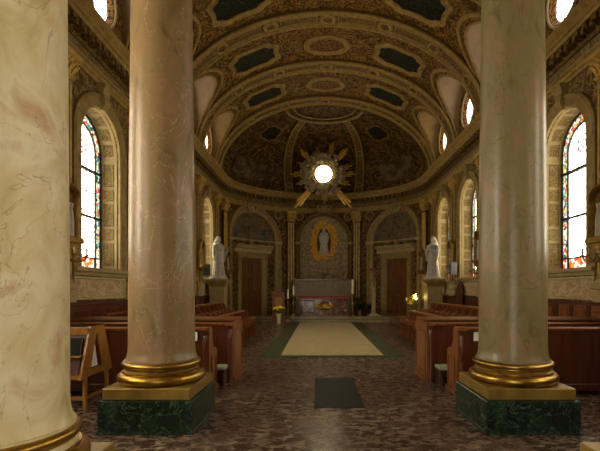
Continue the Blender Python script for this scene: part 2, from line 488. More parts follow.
# ---- vault
N = 96
ring = []
for k in range(N + 1):
    t = -PI / 2 + PI * k / N
    ring.append((AX + W * math.sin(t), ZS + VB * math.cos(t)))
ring += [(XR + .8, ZS), (XR + .8, ZS + VB + .8), (XL - .8, ZS + VB + .8), (XL - .8, ZS)]
mb = MB(); mb.prism(ring, lambda x, z: (x, -3.5, z), lambda x, z: (x, 19.6, z))
vault = mb.build('ceiling', M['vault'], smooth=0)
LSP, LHW, LSY = ZS + .95, 1.0, 1.1
OZ, OR_ = 7.92, .50
c = MB()
for cy in [6.15] + BAYS:
    for sd in (-1, 1):
        pl = arch_poly(LHW, ZS + .01, LSP, 24, LSY)
        c.prism(pl, lambda u, v: (AX + sd * 2.2, cy + u, v), lambda u, v: (AX + sd * (W - .02), cy + u, v))
cut(vault, c)
c = MB()
for cy in [6.15] + BAYS:
    for sd in (-1, 1):
        rr = []
        for xx, r in ((W - .6, .90), (W + .09, OR_), (W + 1.2, OR_)):
            rr.append([(AX + sd * xx, cy + r * math.cos(2 * PI * k / 32), OZ + r * math.sin(2 * PI * k / 32)) for k in range(32)])
        c.loft(rr)
cut(vault, c)
vault.data.materials.append(M['lunette_plaster'])
for p in vault.data.polygons:
    c_ = p.center
    if abs(p.normal.x) < .2 and abs(c_.x - AX) > 3.7 and ZS < c_.z < 9.2 and abs(p.normal.z) + abs(p.normal.y) > .9 and any(abs(c_.y - cy) < LHW + .02 for cy in [6.15] + BAYS): p.material_index = 1
struct(vault, 'brown and gold painted barrel vault with scrollwork over the nave', 'ceiling')

# oculus windows
wn = 0
SIDE = {-1: 'ambo', 1: 'crucifix'}
ORD = {6.15: 'over the loft', 9.05: 'in the bay beside the marble columns', 11.95: 'in the second bay', 14.8: 'in the third bay', 17.7: 'in the last bay before the apse'}
for sd in (-1, 1):
    for cy in [6.15] + BAYS:
        wn += 1
        w = sempty('window_%d' % wn, (AX + sd * W, cy, OZ), 'small round clerestory window %s on the %s side' % (ORD[cy], SIDE[sd]), 'window')
        mb = MB()
        x = AX + sd * (W + .10)
        mb.loft([[(x + sd * dx, cy + (OR_ + .02) * math.cos(2 * PI * k / 32), OZ + (OR_ + .02) * math.sin(2 * PI * k / 32)) for k in range(32)] for dx in (0, .03)])
        mb.build('pane', M['glass_oculus_warm'] if (cy > 17 and sd < 0) or (cy > 17) else M['glass_oculus'], w, smooth=0)
        mb = MB()
        x -= sd * .02
        for q in (.45, .28):
            mb.tube([(x, cy + q * math.cos(2 * PI * k / 24), OZ + q * math.sin(2 * PI * k / 24)) for k in range(24)], .012, 6, closed=True)
        for k in range(6):
            a = PI * k / 3; mb.tube([(x, cy + .28 * math.cos(a), OZ + .28 * math.sin(a)), (x, cy + .43 * math.cos(a), OZ + .43 * math.sin(a))], .01, 5)
        mb.build('lead_bars', M['lead'], w)
        # plastered splay ring and the arched moulding where the lunette meets the vault
        mb = MB()
        xx = AX + sd * (W - .03)
        rr = []
        for r, dx in ((.575, .05), (.585, -.02), (.62, -.04), (.66, .03)):
            rr.append([(xx + sd * dx, cy + r * math.cos(2 * PI * k / 32), OZ + r * math.sin(2 * PI * k / 32)) for k in range(32)])
        mb.loft(rr, cap=False)
        mb.build('surround', M['trim_light'], w)
        mb = MB()
        for ex, tr in ((.03, .05), (.20, .065)):
            pts = []
            for k in range(-3, 28):
                if 0 <= k <= 24: a = PI * k / 24; u, v = (LHW + ex) * math.cos(a), LSP + (LHW * LSY + ex) * math.sin(a)
                else: u = (LHW + ex) * (1 if k < 0 else -1); v = LSP - (-k if k < 0 else k - 24) * .28
                q = (v - ZS) / VB
                xx = (W - .02) * math.sqrt(max(0, 1 - q * q))
                pts.append((AX + sd * xx, cy + u, v))
            mb.tube(pts, tr, 8)
        mb.build('arch_moulding', M['rib'], w)

# ---- apse wall and half dome
TH = [R(-90 + 180 * k / 72) for k in range(73)]
mb = MB()
mb.loft([[(*apse_pt(t, 0), 0), (*apse_pt(t, 0), ZS), (*apse_pt(t, -.5), ZS), (*apse_pt(t, -.5), 0)] for t in TH])
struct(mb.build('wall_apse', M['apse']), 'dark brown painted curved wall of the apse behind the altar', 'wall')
mb = MB()
NP = 24
rows = []
for j in range(NP + 1):
    ph = R(90) * min(j / NP, .999)
    rows.append([dome_pt(t, ph, 0) for t in TH])
rows += [[dome_pt(t, R(90) * min(j / NP, .999), -.4) for t in TH] for j in range(NP, -1, -1)]
mb.loft(rows, False, True, False)
for e in (0, -1):
    mb.add([r[e] for r in rows], [tuple(range(len(rows)))])
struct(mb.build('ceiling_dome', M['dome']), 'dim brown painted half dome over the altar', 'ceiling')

# ---- cornice, dentils, frieze and architrave running round the whole room
def path(off):
    p = [(XL + off, y) for y in (5.9, 9, 12, 15, 18)]
    p += [apse_pt(t, off) for t in TH]
    p += [(XR - off, y) for y in (18, 15, 12, 9, 5.9)]
    return p
def swept(prof):
    cols = [path(off) for off, z in prof]
    mb = MB()
    mb.loft([[(cols[j][i][0], cols[j][i][1], prof[j][1]) for j in range(len(prof))] for i in range(len(cols[0]))])
    return mb
corn = swept([(0, 6.62), (.28, 6.62), (.30, 6.68), (.34, 6.70), (.34, 6.78), (.40, 6.82), (.44, 6.86), (.44, 6.92), (0, 6.93)]).build('trim_3', M['rib'])
struct(corn, 'gilded cornice ledge running round nave and apse', 'cornice')
swept([(0, 6.38), (.07, 6.38), (.10, 6.42), (.10, 6.62), (0, 6.62)]).build('bed_moulding', M['rib_dark'], corn)
mb = MB()
def along(step, off):
    pts = path(off); out = []; acc = step * .5
    for a, b in zip(pts, pts[1:]):
        L = math.hypot(b[0] - a[0], b[1] - a[1]); d0 = 0
        while acc <= L:
            q = acc / L; out.append((a[0] + (b[0] - a[0]) * q, a[1] + (b[1] - a[1]) * q, math.atan2(b[1] - a[1], b[0] - a[0]))); acc += step
        acc -= L
    return out
for x, y, an in along(.27, .17):
    t = MB(); t.box(-.065, .065, -.10, .10, 6.44, 6.615); t.box(-.045, .045, -.14, -.08, 6.40, 6.50)
    t.xform(Matrix.Translation((x, y, 0)) @ Matrix.Rotation(an, 4, 'Z'))
    mb.add(t.v, t.f)
mb.build('dentils', M['rib_dark'], corn, smooth=0)
fr = struct(swept([(0, 6.14), (.03, 6.14), (.03, 6.38), (0, 6.38)]).build('trim_4', M['frieze']), 'painted frieze band under the cornice', 'frieze')
ar = struct(swept([(0, 5.92), (.05, 5.92), (.05, 6.0), (.08, 6.01), (.08, 6.09), (.12, 6.11), (.12, 6.15), (0, 6.15)]).build('trim_5', M['rib']), 'ochre architrave moulding under the frieze', 'moulding')

# ---- transverse ribs of the vault
ti = 5
RIBN = ['rib nearest the organ loft', 'second rib', 'third rib', 'rib at the mouth of the apse']
for ri, ry in enumerate(RIBS):
    ti += 1
    rb = sempty('trim_%d' % ti, (AX, ry, ZS), 'broad gilded transverse arch of the vault, ' + ['first from the organ loft', 'second from the organ loft', 'third from the organ loft', 'at the mouth of the apse'][ri], 'vault rib')
    hw = .36
    tt = [-PI / 2 + PI * k / 64 for k in range(65)]
    mb = MB(); mb.loft([[vault_pt(t, ry - hw, -.02), vault_pt(t, ry - hw, .10), vault_pt(t, ry + hw, .10), vault_pt(t, ry + hw, -.02)] for t in tt]); mb.build('soffit', M['rib_dark'], rb)
    mb = MB()
    for yy, r in ((-.33, .05), (-.22, .03), (.22, .03), (.33, .05)):
        mb.tube([vault_pt(t, ry + yy, .11) for t in tt], r, 8)
    mb.build('edge_moulding', M['rib'], rb)
    for td in (-66, -44, -22, 0, 22, 44, 66):
        t0 = R(td)
        def mpv(u, v, off): return vault_pt(t0 + u / 4.5, ry + v, off)
        mb = MB()
        rings = []
        for r, off in ((.24, .09), (.24, .15), (.19, .18), (.14, .15), (.14, .09)):
            rings.append([mpv(r * math.cos(2 * PI * k / 24), r * math.sin(2 * PI * k / 24), off) for k in range(24)])
        mb.loft(rings, cap=False); mb.build('ring', M['rib'], rb)
        if td != 66:
            ta, tb = R(td + 4), R(td + 18)
            mb = MB(); ts = [ta + (tb - ta) * k / 8 for k in range(9)]
            mb.tube([vault_pt(t, ry - .15, .11) for t in ts] + [vault_pt(t, ry + .15, .11) for t in reversed(ts)], .016, 6, closed=True)
            mb.build('panel_border', M['rib'], rb)

# ---- medallions on the vault
def oct_outline(hu, hv, n=48, lobes=True):
    pts = []
    for k in range(n):
        a = 2 * PI * k / n; c_, s_ = math.cos(a), math.sin(a)
        e = .62
        u = hu * math.copysign(abs(c_) ** e, c_); v = hv * math.copysign(abs(s_) ** e, s_)
        q = 1 - (.05 * math.cos(8 * a) if lobes else 0)
        pts.append((u * q, v * q))
    return pts
def ell(hu, hv, n=40): return [(hu * math.cos(2 * PI * k / n), hv * math.sin(2 * PI * k / n)) for k in range(n)]
def medallion(name, label, cat, group, t0, y0, hu, hv, shape, inner, fw=.17):
    L = 4.6
    base = vault_pt(t0, y0, 0)
    th = thing(name, label, cat, base, 0, group)
    def mp(u, v, off): return vault_pt(t0 + u / L, y0 + v, off)
    mb = MB()
    rings = [[mp(u, v, off) for u, v in shape(hu + d, hv + d)] for d, off in ((fw, -.01), (fw, .05), (fw * .8, .08), (fw * .55, .05), (fw * .3, .05), (.03, .09), (-.02, .06), (-.03, .0))]
    mb.loft(rings, cap=False); mb.build('frame', M['rib'], th)
    mb = MB(); patch(mb, lambda u, v: mp(u, v, .02), shape(hu - .01, hv - .01)); mb.build('painting', M[inner], th)
    return th
BN = {7.6 + 1.45: 'a', }
for bi, by in enumerate((9.05, 12.05, 15.0, 17.85)):
    where = ['in the vault bay next to the organ loft', 'in the vault bay between first and second rib', 'in the middle vault bay', 'in the last vault bay before the apse'][bi]
    for sd in (-1, 1):
        medallion('ceiling_medallion', 'long dark green ceiling panel %s, %s side' % (where, SIDE[sd]), 'ceiling medallion', 'dark green panels of the vault',
                  R(31.8 * sd), by, .80, .50, oct_outline, 'cart')
    medallion('ceiling_medallion', 'round brown ceiling medallion %s' % where, 'ceiling medallion', 'round medallions along the crown of the vault',
              0., by, .60, .42, ell, 'round', .17)

# ---- half dome ribs, ring and paintings
ti = 9
for sd in (-1, 1):
    ti += 1
    rb = sempty('trim_%d' % ti, (AX + sd * 1.8, 23.4, ZS), 'pale meridian band of the half dome on the %s side of the sunburst' % SIDE[sd], 'dome rib')
    phs = [R(1 + 68 * k / 24) for k in range(25)]
    def dm(u, ph, off):
        thb = (R(23) + R(14) * (ph / R(68)) ** 1.4) * sd + u / (5.0 * max(.3, math.cos(ph)))
        return dome_pt(thb, ph, off)
    w_ = lambda ph: .26 * (1 - .25 * ph)
    mb = MB(); mb.loft([[dm(-w_(p), p, -.02), dm(-w_(p), p, .08), dm(w_(p), p, .08), dm(w_(p), p, -.02)] for p in phs]); mb.build('band', M['rib_dark'], rb)
    mb = MB()
    for q in (-1, 1): mb.tube([dm(q * w_(p) * .88, p, .09) for p in phs], .04, 8)
    mb.build('edge_moulding', M['rib'], rb)
    for pd in (8, 37, 62):
        mb = MB(); p0 = R(pd)
        mb.tube([dm(.15 * math.cos(2 * PI * k / 20), p0 + .15 * math.sin(2 * PI * k / 20) / 4.0, .10) for k in range(20)], .035, 7, closed=True); mb.build('ring', M['trim'], rb)
ti += 1
rb = sempty('trim_%d' % ti, (AX, 20.9, 9.9), 'scalloped gilded ring at the crown of the half dome', 'dome rib')
mb = MB()
for ph, r in ((69, .07), (73, .04)):
    mb.tube([dome_pt(R(-88 + 176 * k / 32), R(ph), .06) for k in range(33)], r, 8)
mb.build('ring', M['trim'], rb)
def dome_panel(label, th0, ph0, hu, hv, shape, m, frame):
    th0, ph0 = R(th0), R(ph0); L = 4.6 * math.cos(ph0)
    def mp(u, v, off): return dome_pt(th0 + u / L, ph0 + v / 3.8, off)
    o = thing('dome_painting', label, 'dome painting', dome_pt(th0, ph0, 0), 0, 'paintings of the half dome')
    mb = MB(); patch(mb, lambda u, v: mp(u, v, .03), shape(hu, hv)); mb.build('painting', M[m], o)
    mb = MB()
    mb.loft([[mp(u, v, off) for u, v in shape(hu + d, hv + d)] for d, off in ((.1, 0), (.1, .05), (.04, .07), (-.02, .05), (-.02, 0))], cap=False); mb.build('frame', M[frame], o)
for sd in (-1, 1):
    dome_panel('small dark green painting high in the half dome on the %s side' % SIDE[sd], 57 * sd, 50, .48, .40, oct_outline, 'cart', 'rib_dark')
    dome_panel('wide figure painting at the foot of the half dome on the %s side' % SIDE[sd], 55 * sd, 17, 1.25, .62, oct_outline, 'mural', 'dome')

# ================================================================== nave walls: windows, dado, pilasters
for side in (-1, 1):
    mp = wall_map(side)
    for bi, cy in enumerate(ALLB):
        wn += 1
        lab = 'tall round-arched stained glass window on the %s side %s' % (SIDE[side], ['under the loft by the entrance', 'under the loft', 'beside the marble columns', 'beside the pews', 'above the first choir stalls', 'above the middle choir stalls', 'behind the white statue'][bi])
        w = sempty('window_%d' % wn, (XL if side < 0 else XR, cy, SILL), lab, 'window')
        g0, g1 = -.42, -.47
        ow, iw = HW + .0, HW - .25
        z0, zb = SILL + .0, SILL + .27
        mb = MB()
        # central field, mosaic border and base strip of the pane
        pl = arch_poly(iw, zb, SPR, 24)
        mb.prism(pl, lambda u, v: mp(cy + u, v, g0), lambda u, v: mp(cy + u, v, g1), 0)
        arch_path(mb, mp, cy, SPR, [(iw, g0), (ow, g0), (ow, g1), (iw, g1)], zb, 24, 1., 1)
        mb.prism([(-ow, z0), (ow, z0), (ow, zb), (-ow, zb)], lambda u, v: mp(cy + u, v, g0), lambda u, v: mp(cy + u, v, g1), 2)
        mb.build('pane', [M['glass_bright' if bi < 2 and side < 0 else 'glass_white'], M['glass_colour'], M['glass_base']], w, smooth=0)
        mb = MB()
        ga, gb = g0 + .03, g0 - .002
        arch_path(mb, mp, cy, SPR, [(iw - .025, gb), (iw - .025, ga), (iw + .02, ga), (iw + .02, gb)], z0, 24)
        arch_path(mb, mp, cy, SPR, [(ow - .035, gb), (ow - .035, ga), (ow, ga), (ow, gb)], z0, 24)
        for zz in (3.18, 4.22): mb.prism([(-ow, zz - .025), (ow, zz - .025), (ow, zz + .025), (-ow, zz + .025)], lambda u, v: mp(cy + u, v, ga + .01), lambda u, v: mp(cy + u, v, gb))
        mb.prism([(-ow, zb - .015), (ow, zb - .015), (ow, zb + .015), (-ow, zb + .015)], lambda u, v: mp(cy + u, v, ga), lambda u, v: mp(cy + u, v, gb))
        for k in range(1, 6):
            zz = z0 + (SPR - z0) * k / 6
            mb.prism([(-iw, zz - .009), (iw, zz - .009), (iw, zz + .009), (-iw, zz + .009)], lambda u, v: mp(cy + u, v, ga - .015), lambda u, v: mp(cy + u, v, gb))
        for q in (-.2, .2): mb.prism([(q - .009, zb), (q + .009, zb), (q + .009, SPR + .5), (q - .009, SPR + .5)], lambda u, v: mp(cy + u, v, ga - .015), lambda u, v: mp(cy + u, v, gb))
        mb.build('lead_frame', M['lead'], w, smooth=0)
        mb = MB()
        for r0, r1 in ((.17, .21), (.06, .10)):
            mb.loft([[mp(cy + r * math.cos(2 * PI * k / 20), SPR + .10 + r * math.sin(2 * PI * k / 20), o_) for k in range(20)] for r, o_ in ((r0, g0 + .004), (r0, g0 + .008), (r1, g0 + .008), (r1, g0 + .004))], cap=False)
        mb.build('rosette', M['rose_glass'], w, smooth=0)
        if bi < 2: continue
        # painted jambs lining the opening
        mb = MB(); arch_path(mb, mp, cy, SPR, [(HW - .012, -.40), (HW - .012, -.02), (HW + .004, -.02), (HW + .004, -.40)], SILL, 24); mb.build('jamb_lining', M['jamb_plaster'], w)
        mb = MB()
        for s_ in (-1, 1):
            zz = SILL + .12
            k = 0
            while zz < SPR - .1:
                h = .52 if k % 2 == 0 else .26
                u = cy + s_ * (HW - .016)
                a0, a1 = -.33, -.10
                rr = []
                for inset, d in ((0, -.003), (0, .012), (.03, .004)):
                    rr.append([mp(u - s_ * d, zz + inset, a0 + inset), mp(u - s_ * d, zz + inset, a1 - inset), mp(u - s_ * d, zz + h - inset, a1 - inset), mp(u - s_ * d, zz + h - inset, a0 + inset)])
                mb.loft(rr, cap=False); mb.add(rr[-1], [(0, 1, 2, 3)]); zz += h + .07; k += 1
        for k in range(7):
            a0_, a1_ = PI * (k + .12) / 7, PI * (k + .88) / 7
            r = HW - .018
            mb.loft([[mp(cy + r * math.cos(a), SPR + r * math.sin(a), o_) for o_ in (-.33, -.10)] + [mp(cy + (r + .01) * math.cos(a), SPR + (r + .01) * math.sin(a), o_) for o_ in (-.10, -.33)] for a in (a0_, (a0_ + a1_) / 2, a1_)])
        mb.build('jamb_panels', M['jamb'], w, smooth=0)
        mb = MB(); arch_path(mb, mp, cy, SPR, [(HW, -.02), (HW, .05), (HW + .05, .07), (HW + .09, .05), (HW + .20, .05), (HW + .25, .09), (HW + .29, .06), (HW + .29, -.02)], SILL - .02, 32); mb.build('archivolt', M['trim'], w)
        # keystone bracket
        mb = MB()
        rr = []
        for z_, hw_, of in ((5.40, .07, .10), (5.55, .10, .20), (5.75, .13, .16), (5.88, .17, .24), (5.93, .18, .26)):
            rr.append([mp(cy - hw_, z_, -.02), mp(cy - hw_, z_, of * .8), mp(cy, z_, of), mp(cy + hw_, z_, of * .8), mp(cy + hw_, z_, -.02)])
        mb.loft(rr); mb.build('keystone', M['trim'], w)
        mb = MB()
        rr = [[mp(cy + s, z_, of) for z_, of in ((1.84, -.01), (1.84, .07), (1.90, .09), (1.93, .14), (2.0, .14), (2.0, -.40), (1.96, -.40), (1.96, -.01))] for s in (-1.10, 1.10)]
        mb.loft(rr); mb.build('sill', M['trim_light'], w, smooth=0)
        mb = MB()
        arr = [(-1.06, 1.36), (1.06, 1.36), (1.06, 1.82), (-1.06, 1.82)]
        rr = [[mp(cy + u * q + 0, 1.59 + (v - 1.59) * p, of) for u, v in arr] for q, p, of in ((1, 1, -.01), (1, 1, .06), (.95, .82, .06), (.94, .78, .02))]
        mb.loft(rr, cap=False); mb.build('apron_frame', M['cream_paint'], w, smooth=0)
        mb = MB(); mb.prism([(-1.0, 1.40), (1.0, 1.40), (1.0, 1.78), (-1.0, 1.78)], lambda u, v: mp(cy + u, v, .022), lambda u, v: mp(cy + u, v, -.005)); mb.build('apron_panel', M['panel'], w, smooth=0)
    # wainscot
    ti += 1
    wsc = sempty('trim_%d' % ti, (XL if side < 0 else XR, 12, 0), 'dark panelled wooden wainscot along the %s side wall' % SIDE[side], 'wainscot')
    mb = MB()
    mb.loft([[mp(s, z_, of) for z_, of in ((0, 0), (0, .05), (1.24, .05), (1.25, .08), (1.31, .08), (1.32, 0))] for s in (-3.5, 19.2)]); mb.build('boarding', M['maroon_wood'], wsc, smooth=0)
    mb = MB()
    s = 5.0
    while s < 19:
        mb.prism([(s + .06, .2), (s + .54, .2), (s + .54, 1.14), (s + .06, 1.14)], lambda u, v: mp(u, v, .07), lambda u, v: mp(u, v, .045)); s += .6
    mb.build('panels', M['red_wood'], wsc, smooth=0)
    if side > 0:
        mb = MB(); mb.prism([(5.8, .25), (9.2, .25), (9.2, 1.25), (5.8, 1.25)], lambda u, v: mp(u, v, .10), lambda u, v: mp(u, v, .075)); mb.build('upper_boarding', M['orange_wood'], wsc, smooth=0)
        for k in range(7):
            yy = 5.9 + .545 * k
            mb = MB(); mb.prism([(yy - .02, .30), (yy + .02, .30), (yy + .06, 1.20), (yy + .06, 1.25), (yy - .06, 1.25), (yy - .06, 1.20)], lambda u, v: mp(u, v, .118), lambda u, v: mp(u, v, .10)); mb.build('bracket', M['dark_wood'], wsc, smooth=0)
            mb = MB(); rr = [[mp(yy + .10 + i_, .40 + i_, o_), mp(yy + .445 - i_, .40 + i_, o_), mp(yy + .42 - i_, 1.17 - i_, o_), mp(yy + .125 + i_, 1.17 - i_, o_)] for i_, o_ in ((0, .10), (0, .125), (.03, .125), (.05, .105))]; mb.loft(rr, cap=False); mb.add(rr[-1], [(0, 1, 2, 3)]); mb.build('raised_panel', M['orange_wood'], wsc, smooth=0)

# pilasters between the windows
PIL = [7.60, 10.5, 13.4, 16.25, 19.15]
for side in (-1, 1):
    mp = wall_map(side)
    for pi_, py in enumerate(PIL):
        o = thing('wall_pilaster', 'ochre gilt-edged wall pilaster on the %s side, %s' % (SIDE[side], ['first past the marble columns', 'second past the marble columns', 'third past the marble columns', 'next to last before the apse', 'last before the apse'][pi_]), 'pilaster', (*mp(py, 0, 0)[:2], 1.32), 0, 'pilasters of the side walls')
        mb = MB(); mb.prism([(-.24, 1.75), (.24, 1.75), (.24, 5.45), (-.24, 5.45)], lambda u, v: mp(py + u, v, .10), lambda u, v: mp(py + u, v, .0)); mb.build('shaft', M['trim'], o, smooth=0)
        for q in (-.16, .16):
            mb = MB(); mb.prism([(q - .025, 1.85), (q + .025, 1.85), (q + .025, 5.35), (q - .025, 5.35)], lambda u, v: mp(py + u, v, .125), lambda u, v: mp(py + u, v, .10)); mb.build('gilt_strip', M['gold_paint'], o, smooth=0)
        mb = MB(); mb.prism([(-.085, 1.9), (.085, 1.9), (.085, 5.3), (-.085, 5.3)], lambda u, v: mp(py + u, v, .112), lambda u, v: mp(py + u, v, .10)); mb.build('inlay', M['rib_dark'], o, smooth=0)
        mb = MB()
        rr = []
        for z_, hw_, of in ((1.32, .30, .15), (1.55, .30, .15), (1.58, .33, .18), (1.66, .33, .18), (1.70, .27, .13), (1.75, .25, .11)):
            rr.append([mp(py - hw_, z_, 0), mp(py - hw_, z_, of), mp(py + hw_, z_, of), mp(py + hw_, z_, 0)])
        mb.loft(rr); mb.build('base', M['trim_light'], o, smooth=0)
        mb = MB(); rr = []
        for z_, hw_, of in ((5.45, .25, .12), (5.50, .28, .15), (5.53, .25, .12), (5.70, .27, .15), (5.82, .33, .21), (5.84, .36, .24), (5.92, .36, .24)):
            rr.append([mp(py - hw_, z_, 0), mp(py - hw_, z_, of), mp(py + hw_, z_, of), mp(py + hw_, z_, 0)])
        mb.loft(rr)
        for u in (-.2, -.07, .07, .2):
            for zz in (5.56, 5.67):
                mb.tube([mp(py + u, zz, .12), mp(py + u, zz + .08, .17), mp(py + u * 1.1, zz + .13, .22), mp(py + u * 1.15, zz + .11, .25)], [.04, .05, .04, .02], 6)
        mb.build('capital', M['gold_paint'], o)

# station plaques, sconces
def plaque(side, py, label):
    mp = wall_map(side)
    if py >= 19:
        am_ = apse_map(80 * side); mp = lambda s, z, off: am_(s, z, off + .06)
        py = 0.
    o = thing('relief_plaque', label, 'plaque', mp(py, 2.4, .13), 0, 'framed relief plaques on the pilasters')
    z0, zs_ = 2.42, 3.18
    mb = MB(); arch_path(mb, mp, py, zs_, [(.22, .12), (.22, .22), (.25, .27), (.30, .25), (.31, .12)], z0 + .08, 16)
    mb.prism([(-.34, z0), (.34, z0), (.31, z0 + .1), (-.31, z0 + .1)], lambda u, v: mp(py + u, v, .28), lambda u, v: mp(py + u, v, .12))
    mb.prism([(-.2, z0 - .12), (.2, z0 - .12), (.34, z0), (-.34, z0)], lambda u, v: mp(py + u, v, .22), lambda u, v: mp(py + u, v, .12))
    mb.build('frame', M['gold_dull'], o)
    mb = MB(); mb.prism(arch_poly(.225, z0 + .09, zs_, 14), lambda u, v: mp(py + u, v, .15), lambda u, v: mp(py + u, v, .12)); mb.build('panel', M['round'], o, smooth=0)
    mb = MB()
    for q in (-.1, .02, .12):
        mb.add(*(lambda t: (t.v, t.f))(MB().tube([mp(py + q, z0 + .12, .15), mp(py + q, z0 + .45, .16), mp(py + q * .9, z0 + .62, .16), mp(py + q * .9, z0 + .72, .16)], [.06, .05, .025, .05], 8)))
    mb.build('figures', M['statue_paint'], o)
    mb = MB()
    mb.tube([mp(py, zs_ + .30, .17), mp(py, zs_ + .48, .17)], .022, 6); mb.tube([mp(py - .08, zs_ + .41, .17), mp(py + .08, zs_ + .41, .17)], .022, 6)
    mb.build('cross', M['gold'], o)
def sconce(side, py, label):
    mp = wall_map(side)
    o = thing('wall_sconce', label, 'wall sconce', mp(py, 2.12, .12), 0, 'brass wall sconces')
    mb = MB(); mb.lathe([(.0, -.02), (.08, -.02), (.08, .0), (.03, .03), (.0, .03)], 16)
    mb.xform(Matrix.Translation(mp(py, 2.12, .13)) @ Matrix.Rotation(R(90) * (1 if side < 0 else -1), 4, 'Y')); mb.build('wall_plate', M['gold_dull'], o)
    for q in (-.2, .0, .2):
        mb = MB(); mb.tube([mp(py, 2.12, .15), mp(py + q * .5, 2.06, .25), mp(py + q, 2.10, .36), mp(py + q, 2.17, .40)], .014, 6)
        mb.lathe([(.01, 0), (.05, .01), (.055, .025), (.02, .03)], 12, mp(py + q, 2.17, .40)); arm = mb.build('arm', M['gold_dull'], o)
        mb = MB(); mb.lathe([(.018, 0), (.018, .11), (.003, .13)], 10, mp(py + q, 2.195, .40)); mb.build('candle_tube', M['trim_light'], arm)
PW = ['beside the first window', 'beside the second window', 'beside the third window', 'between third window and statue', 'between statue and apse door']
for side in (-1, 1):
    for k, py in enumerate(PIL):
        plaque(side, py, 'gold-framed relief plaque on the %s side wall %s' % (SIDE[side], PW[k]))
    sconce(side, 7.6, 'brass three-arm wall sconce under the first relief plaque on the %s side' % SIDE[side])
    sconce(side, 13.4, 'brass three-arm wall sconce under the third relief plaque on the %s side' % SIDE[side])

# ================================================================== marble columns
def column(x, y, m, label):
    o = thing('marble_column', label, 'column', (x, y, 0), 0, 'marble columns')
    hw = .505
    mb = MB(); mb.loft([[(x - q, y - q, z), (x + q, y - q, z), (x + q, y + q, z), (x - q, y + q, z)] for q, z in ((hw + .015, 0), (hw + .015, .02), (hw, .025), (hw, .35), (hw - .01, .357))])
    mb.build('pedestal', M['green'], o, smooth=0)
    mb = MB(); mb.box(x - hw + .03, x + hw - .03, y - hw + .03, y + hw - .03, .357, .487); mb.build('plinth', M['plinth'], o, smooth=0, bevel=.012)
    arc = [R(-90 + 15 * k) for k in range(13)]
    mb = MB(); mb.lathe([(.38, .487)] + [(.435 + .057 * math.cos(a), .545 + .058 * math.sin(a)) for a in arc] + [(.438, .608), (.438, .618), (.38, .620)], 64, (x, y, 0)); mb.build('base_torus', M['gold'], o)
    mb = MB(); mb.lathe([(.37, .619), (.425, .619), (.408, .630), (.400, .642), (.405, .654), (.418, .661), (.37, .662)], 64, (x, y, 0)); mb.build('base_scotia', m if m == M['col_near'] else M['gold_dull'], o)
    mb = MB(); mb.lathe([(.37, .661), (.425, .661), (.425, .670)] + [(.412 + .034 * math.cos(a), .700 + .031 * math.sin(a)) for a in arc] + [(.37, .733)], 64, (x, y, 0)); mb.build('base_torus', M['gold'], o)
    sh = [(.39, .732), (.412, .732), (.412, .745), (.402, .748), (.40, .76), (.388, .785), (.378, .84)]
    for k in range(13):
        q = k / 12; sh.append((.375 - .035 * q ** 1.6, .92 + 4.28 * q))
    sh += [(.36, 5.23), (.37, 5.27), (.33, 5.28)]
    mb = MB(); mb.lathe(sh, 64, (x, y, 0)); mb.build('shaft', m, o)
    mb = MB(); mb.lathe([(.33, 5.28), (.35, 5.30), (.36, 5.45), (.42, 5.6), (.50, 5.66)], 32, (x, y, 0)); mb.box(x - .5, x + .5, y - .5, y + .5, 5.66, 5.79)
    for k in range(8):
        for r0, zz in ((.36, 5.33), (.39, 5.46)):
            a = 2 * PI * (k + (.5 if zz > 5.4 else 0)) / 8
            mb.tube([(x + (r0 + d) * math.cos(a), y + (r0 + d) * math.sin(a), zz + h) for d, h in ((0, 0), (.03, .08), (.09, .13), (.12, .10))], [.07, .07, .05, .02], 6)
    mb.build('capital', M['gold_dull'], o)
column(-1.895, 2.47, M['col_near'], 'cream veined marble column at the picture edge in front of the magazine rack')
column(-1.86, 5.0, M['col_dim_warm'], 'dim rosy-toned marble column with gold base on green pedestal, beside the magazine rack')
column(2.305, 5.0, M['col_dim_olive'], 'dim olive-toned marble column with gold base on green pedestal, across the aisle from the rack')
column(2.30, 2.47, M['col_near'], 'marble column of which only the gilt plinth corner shows, across from the cream column')

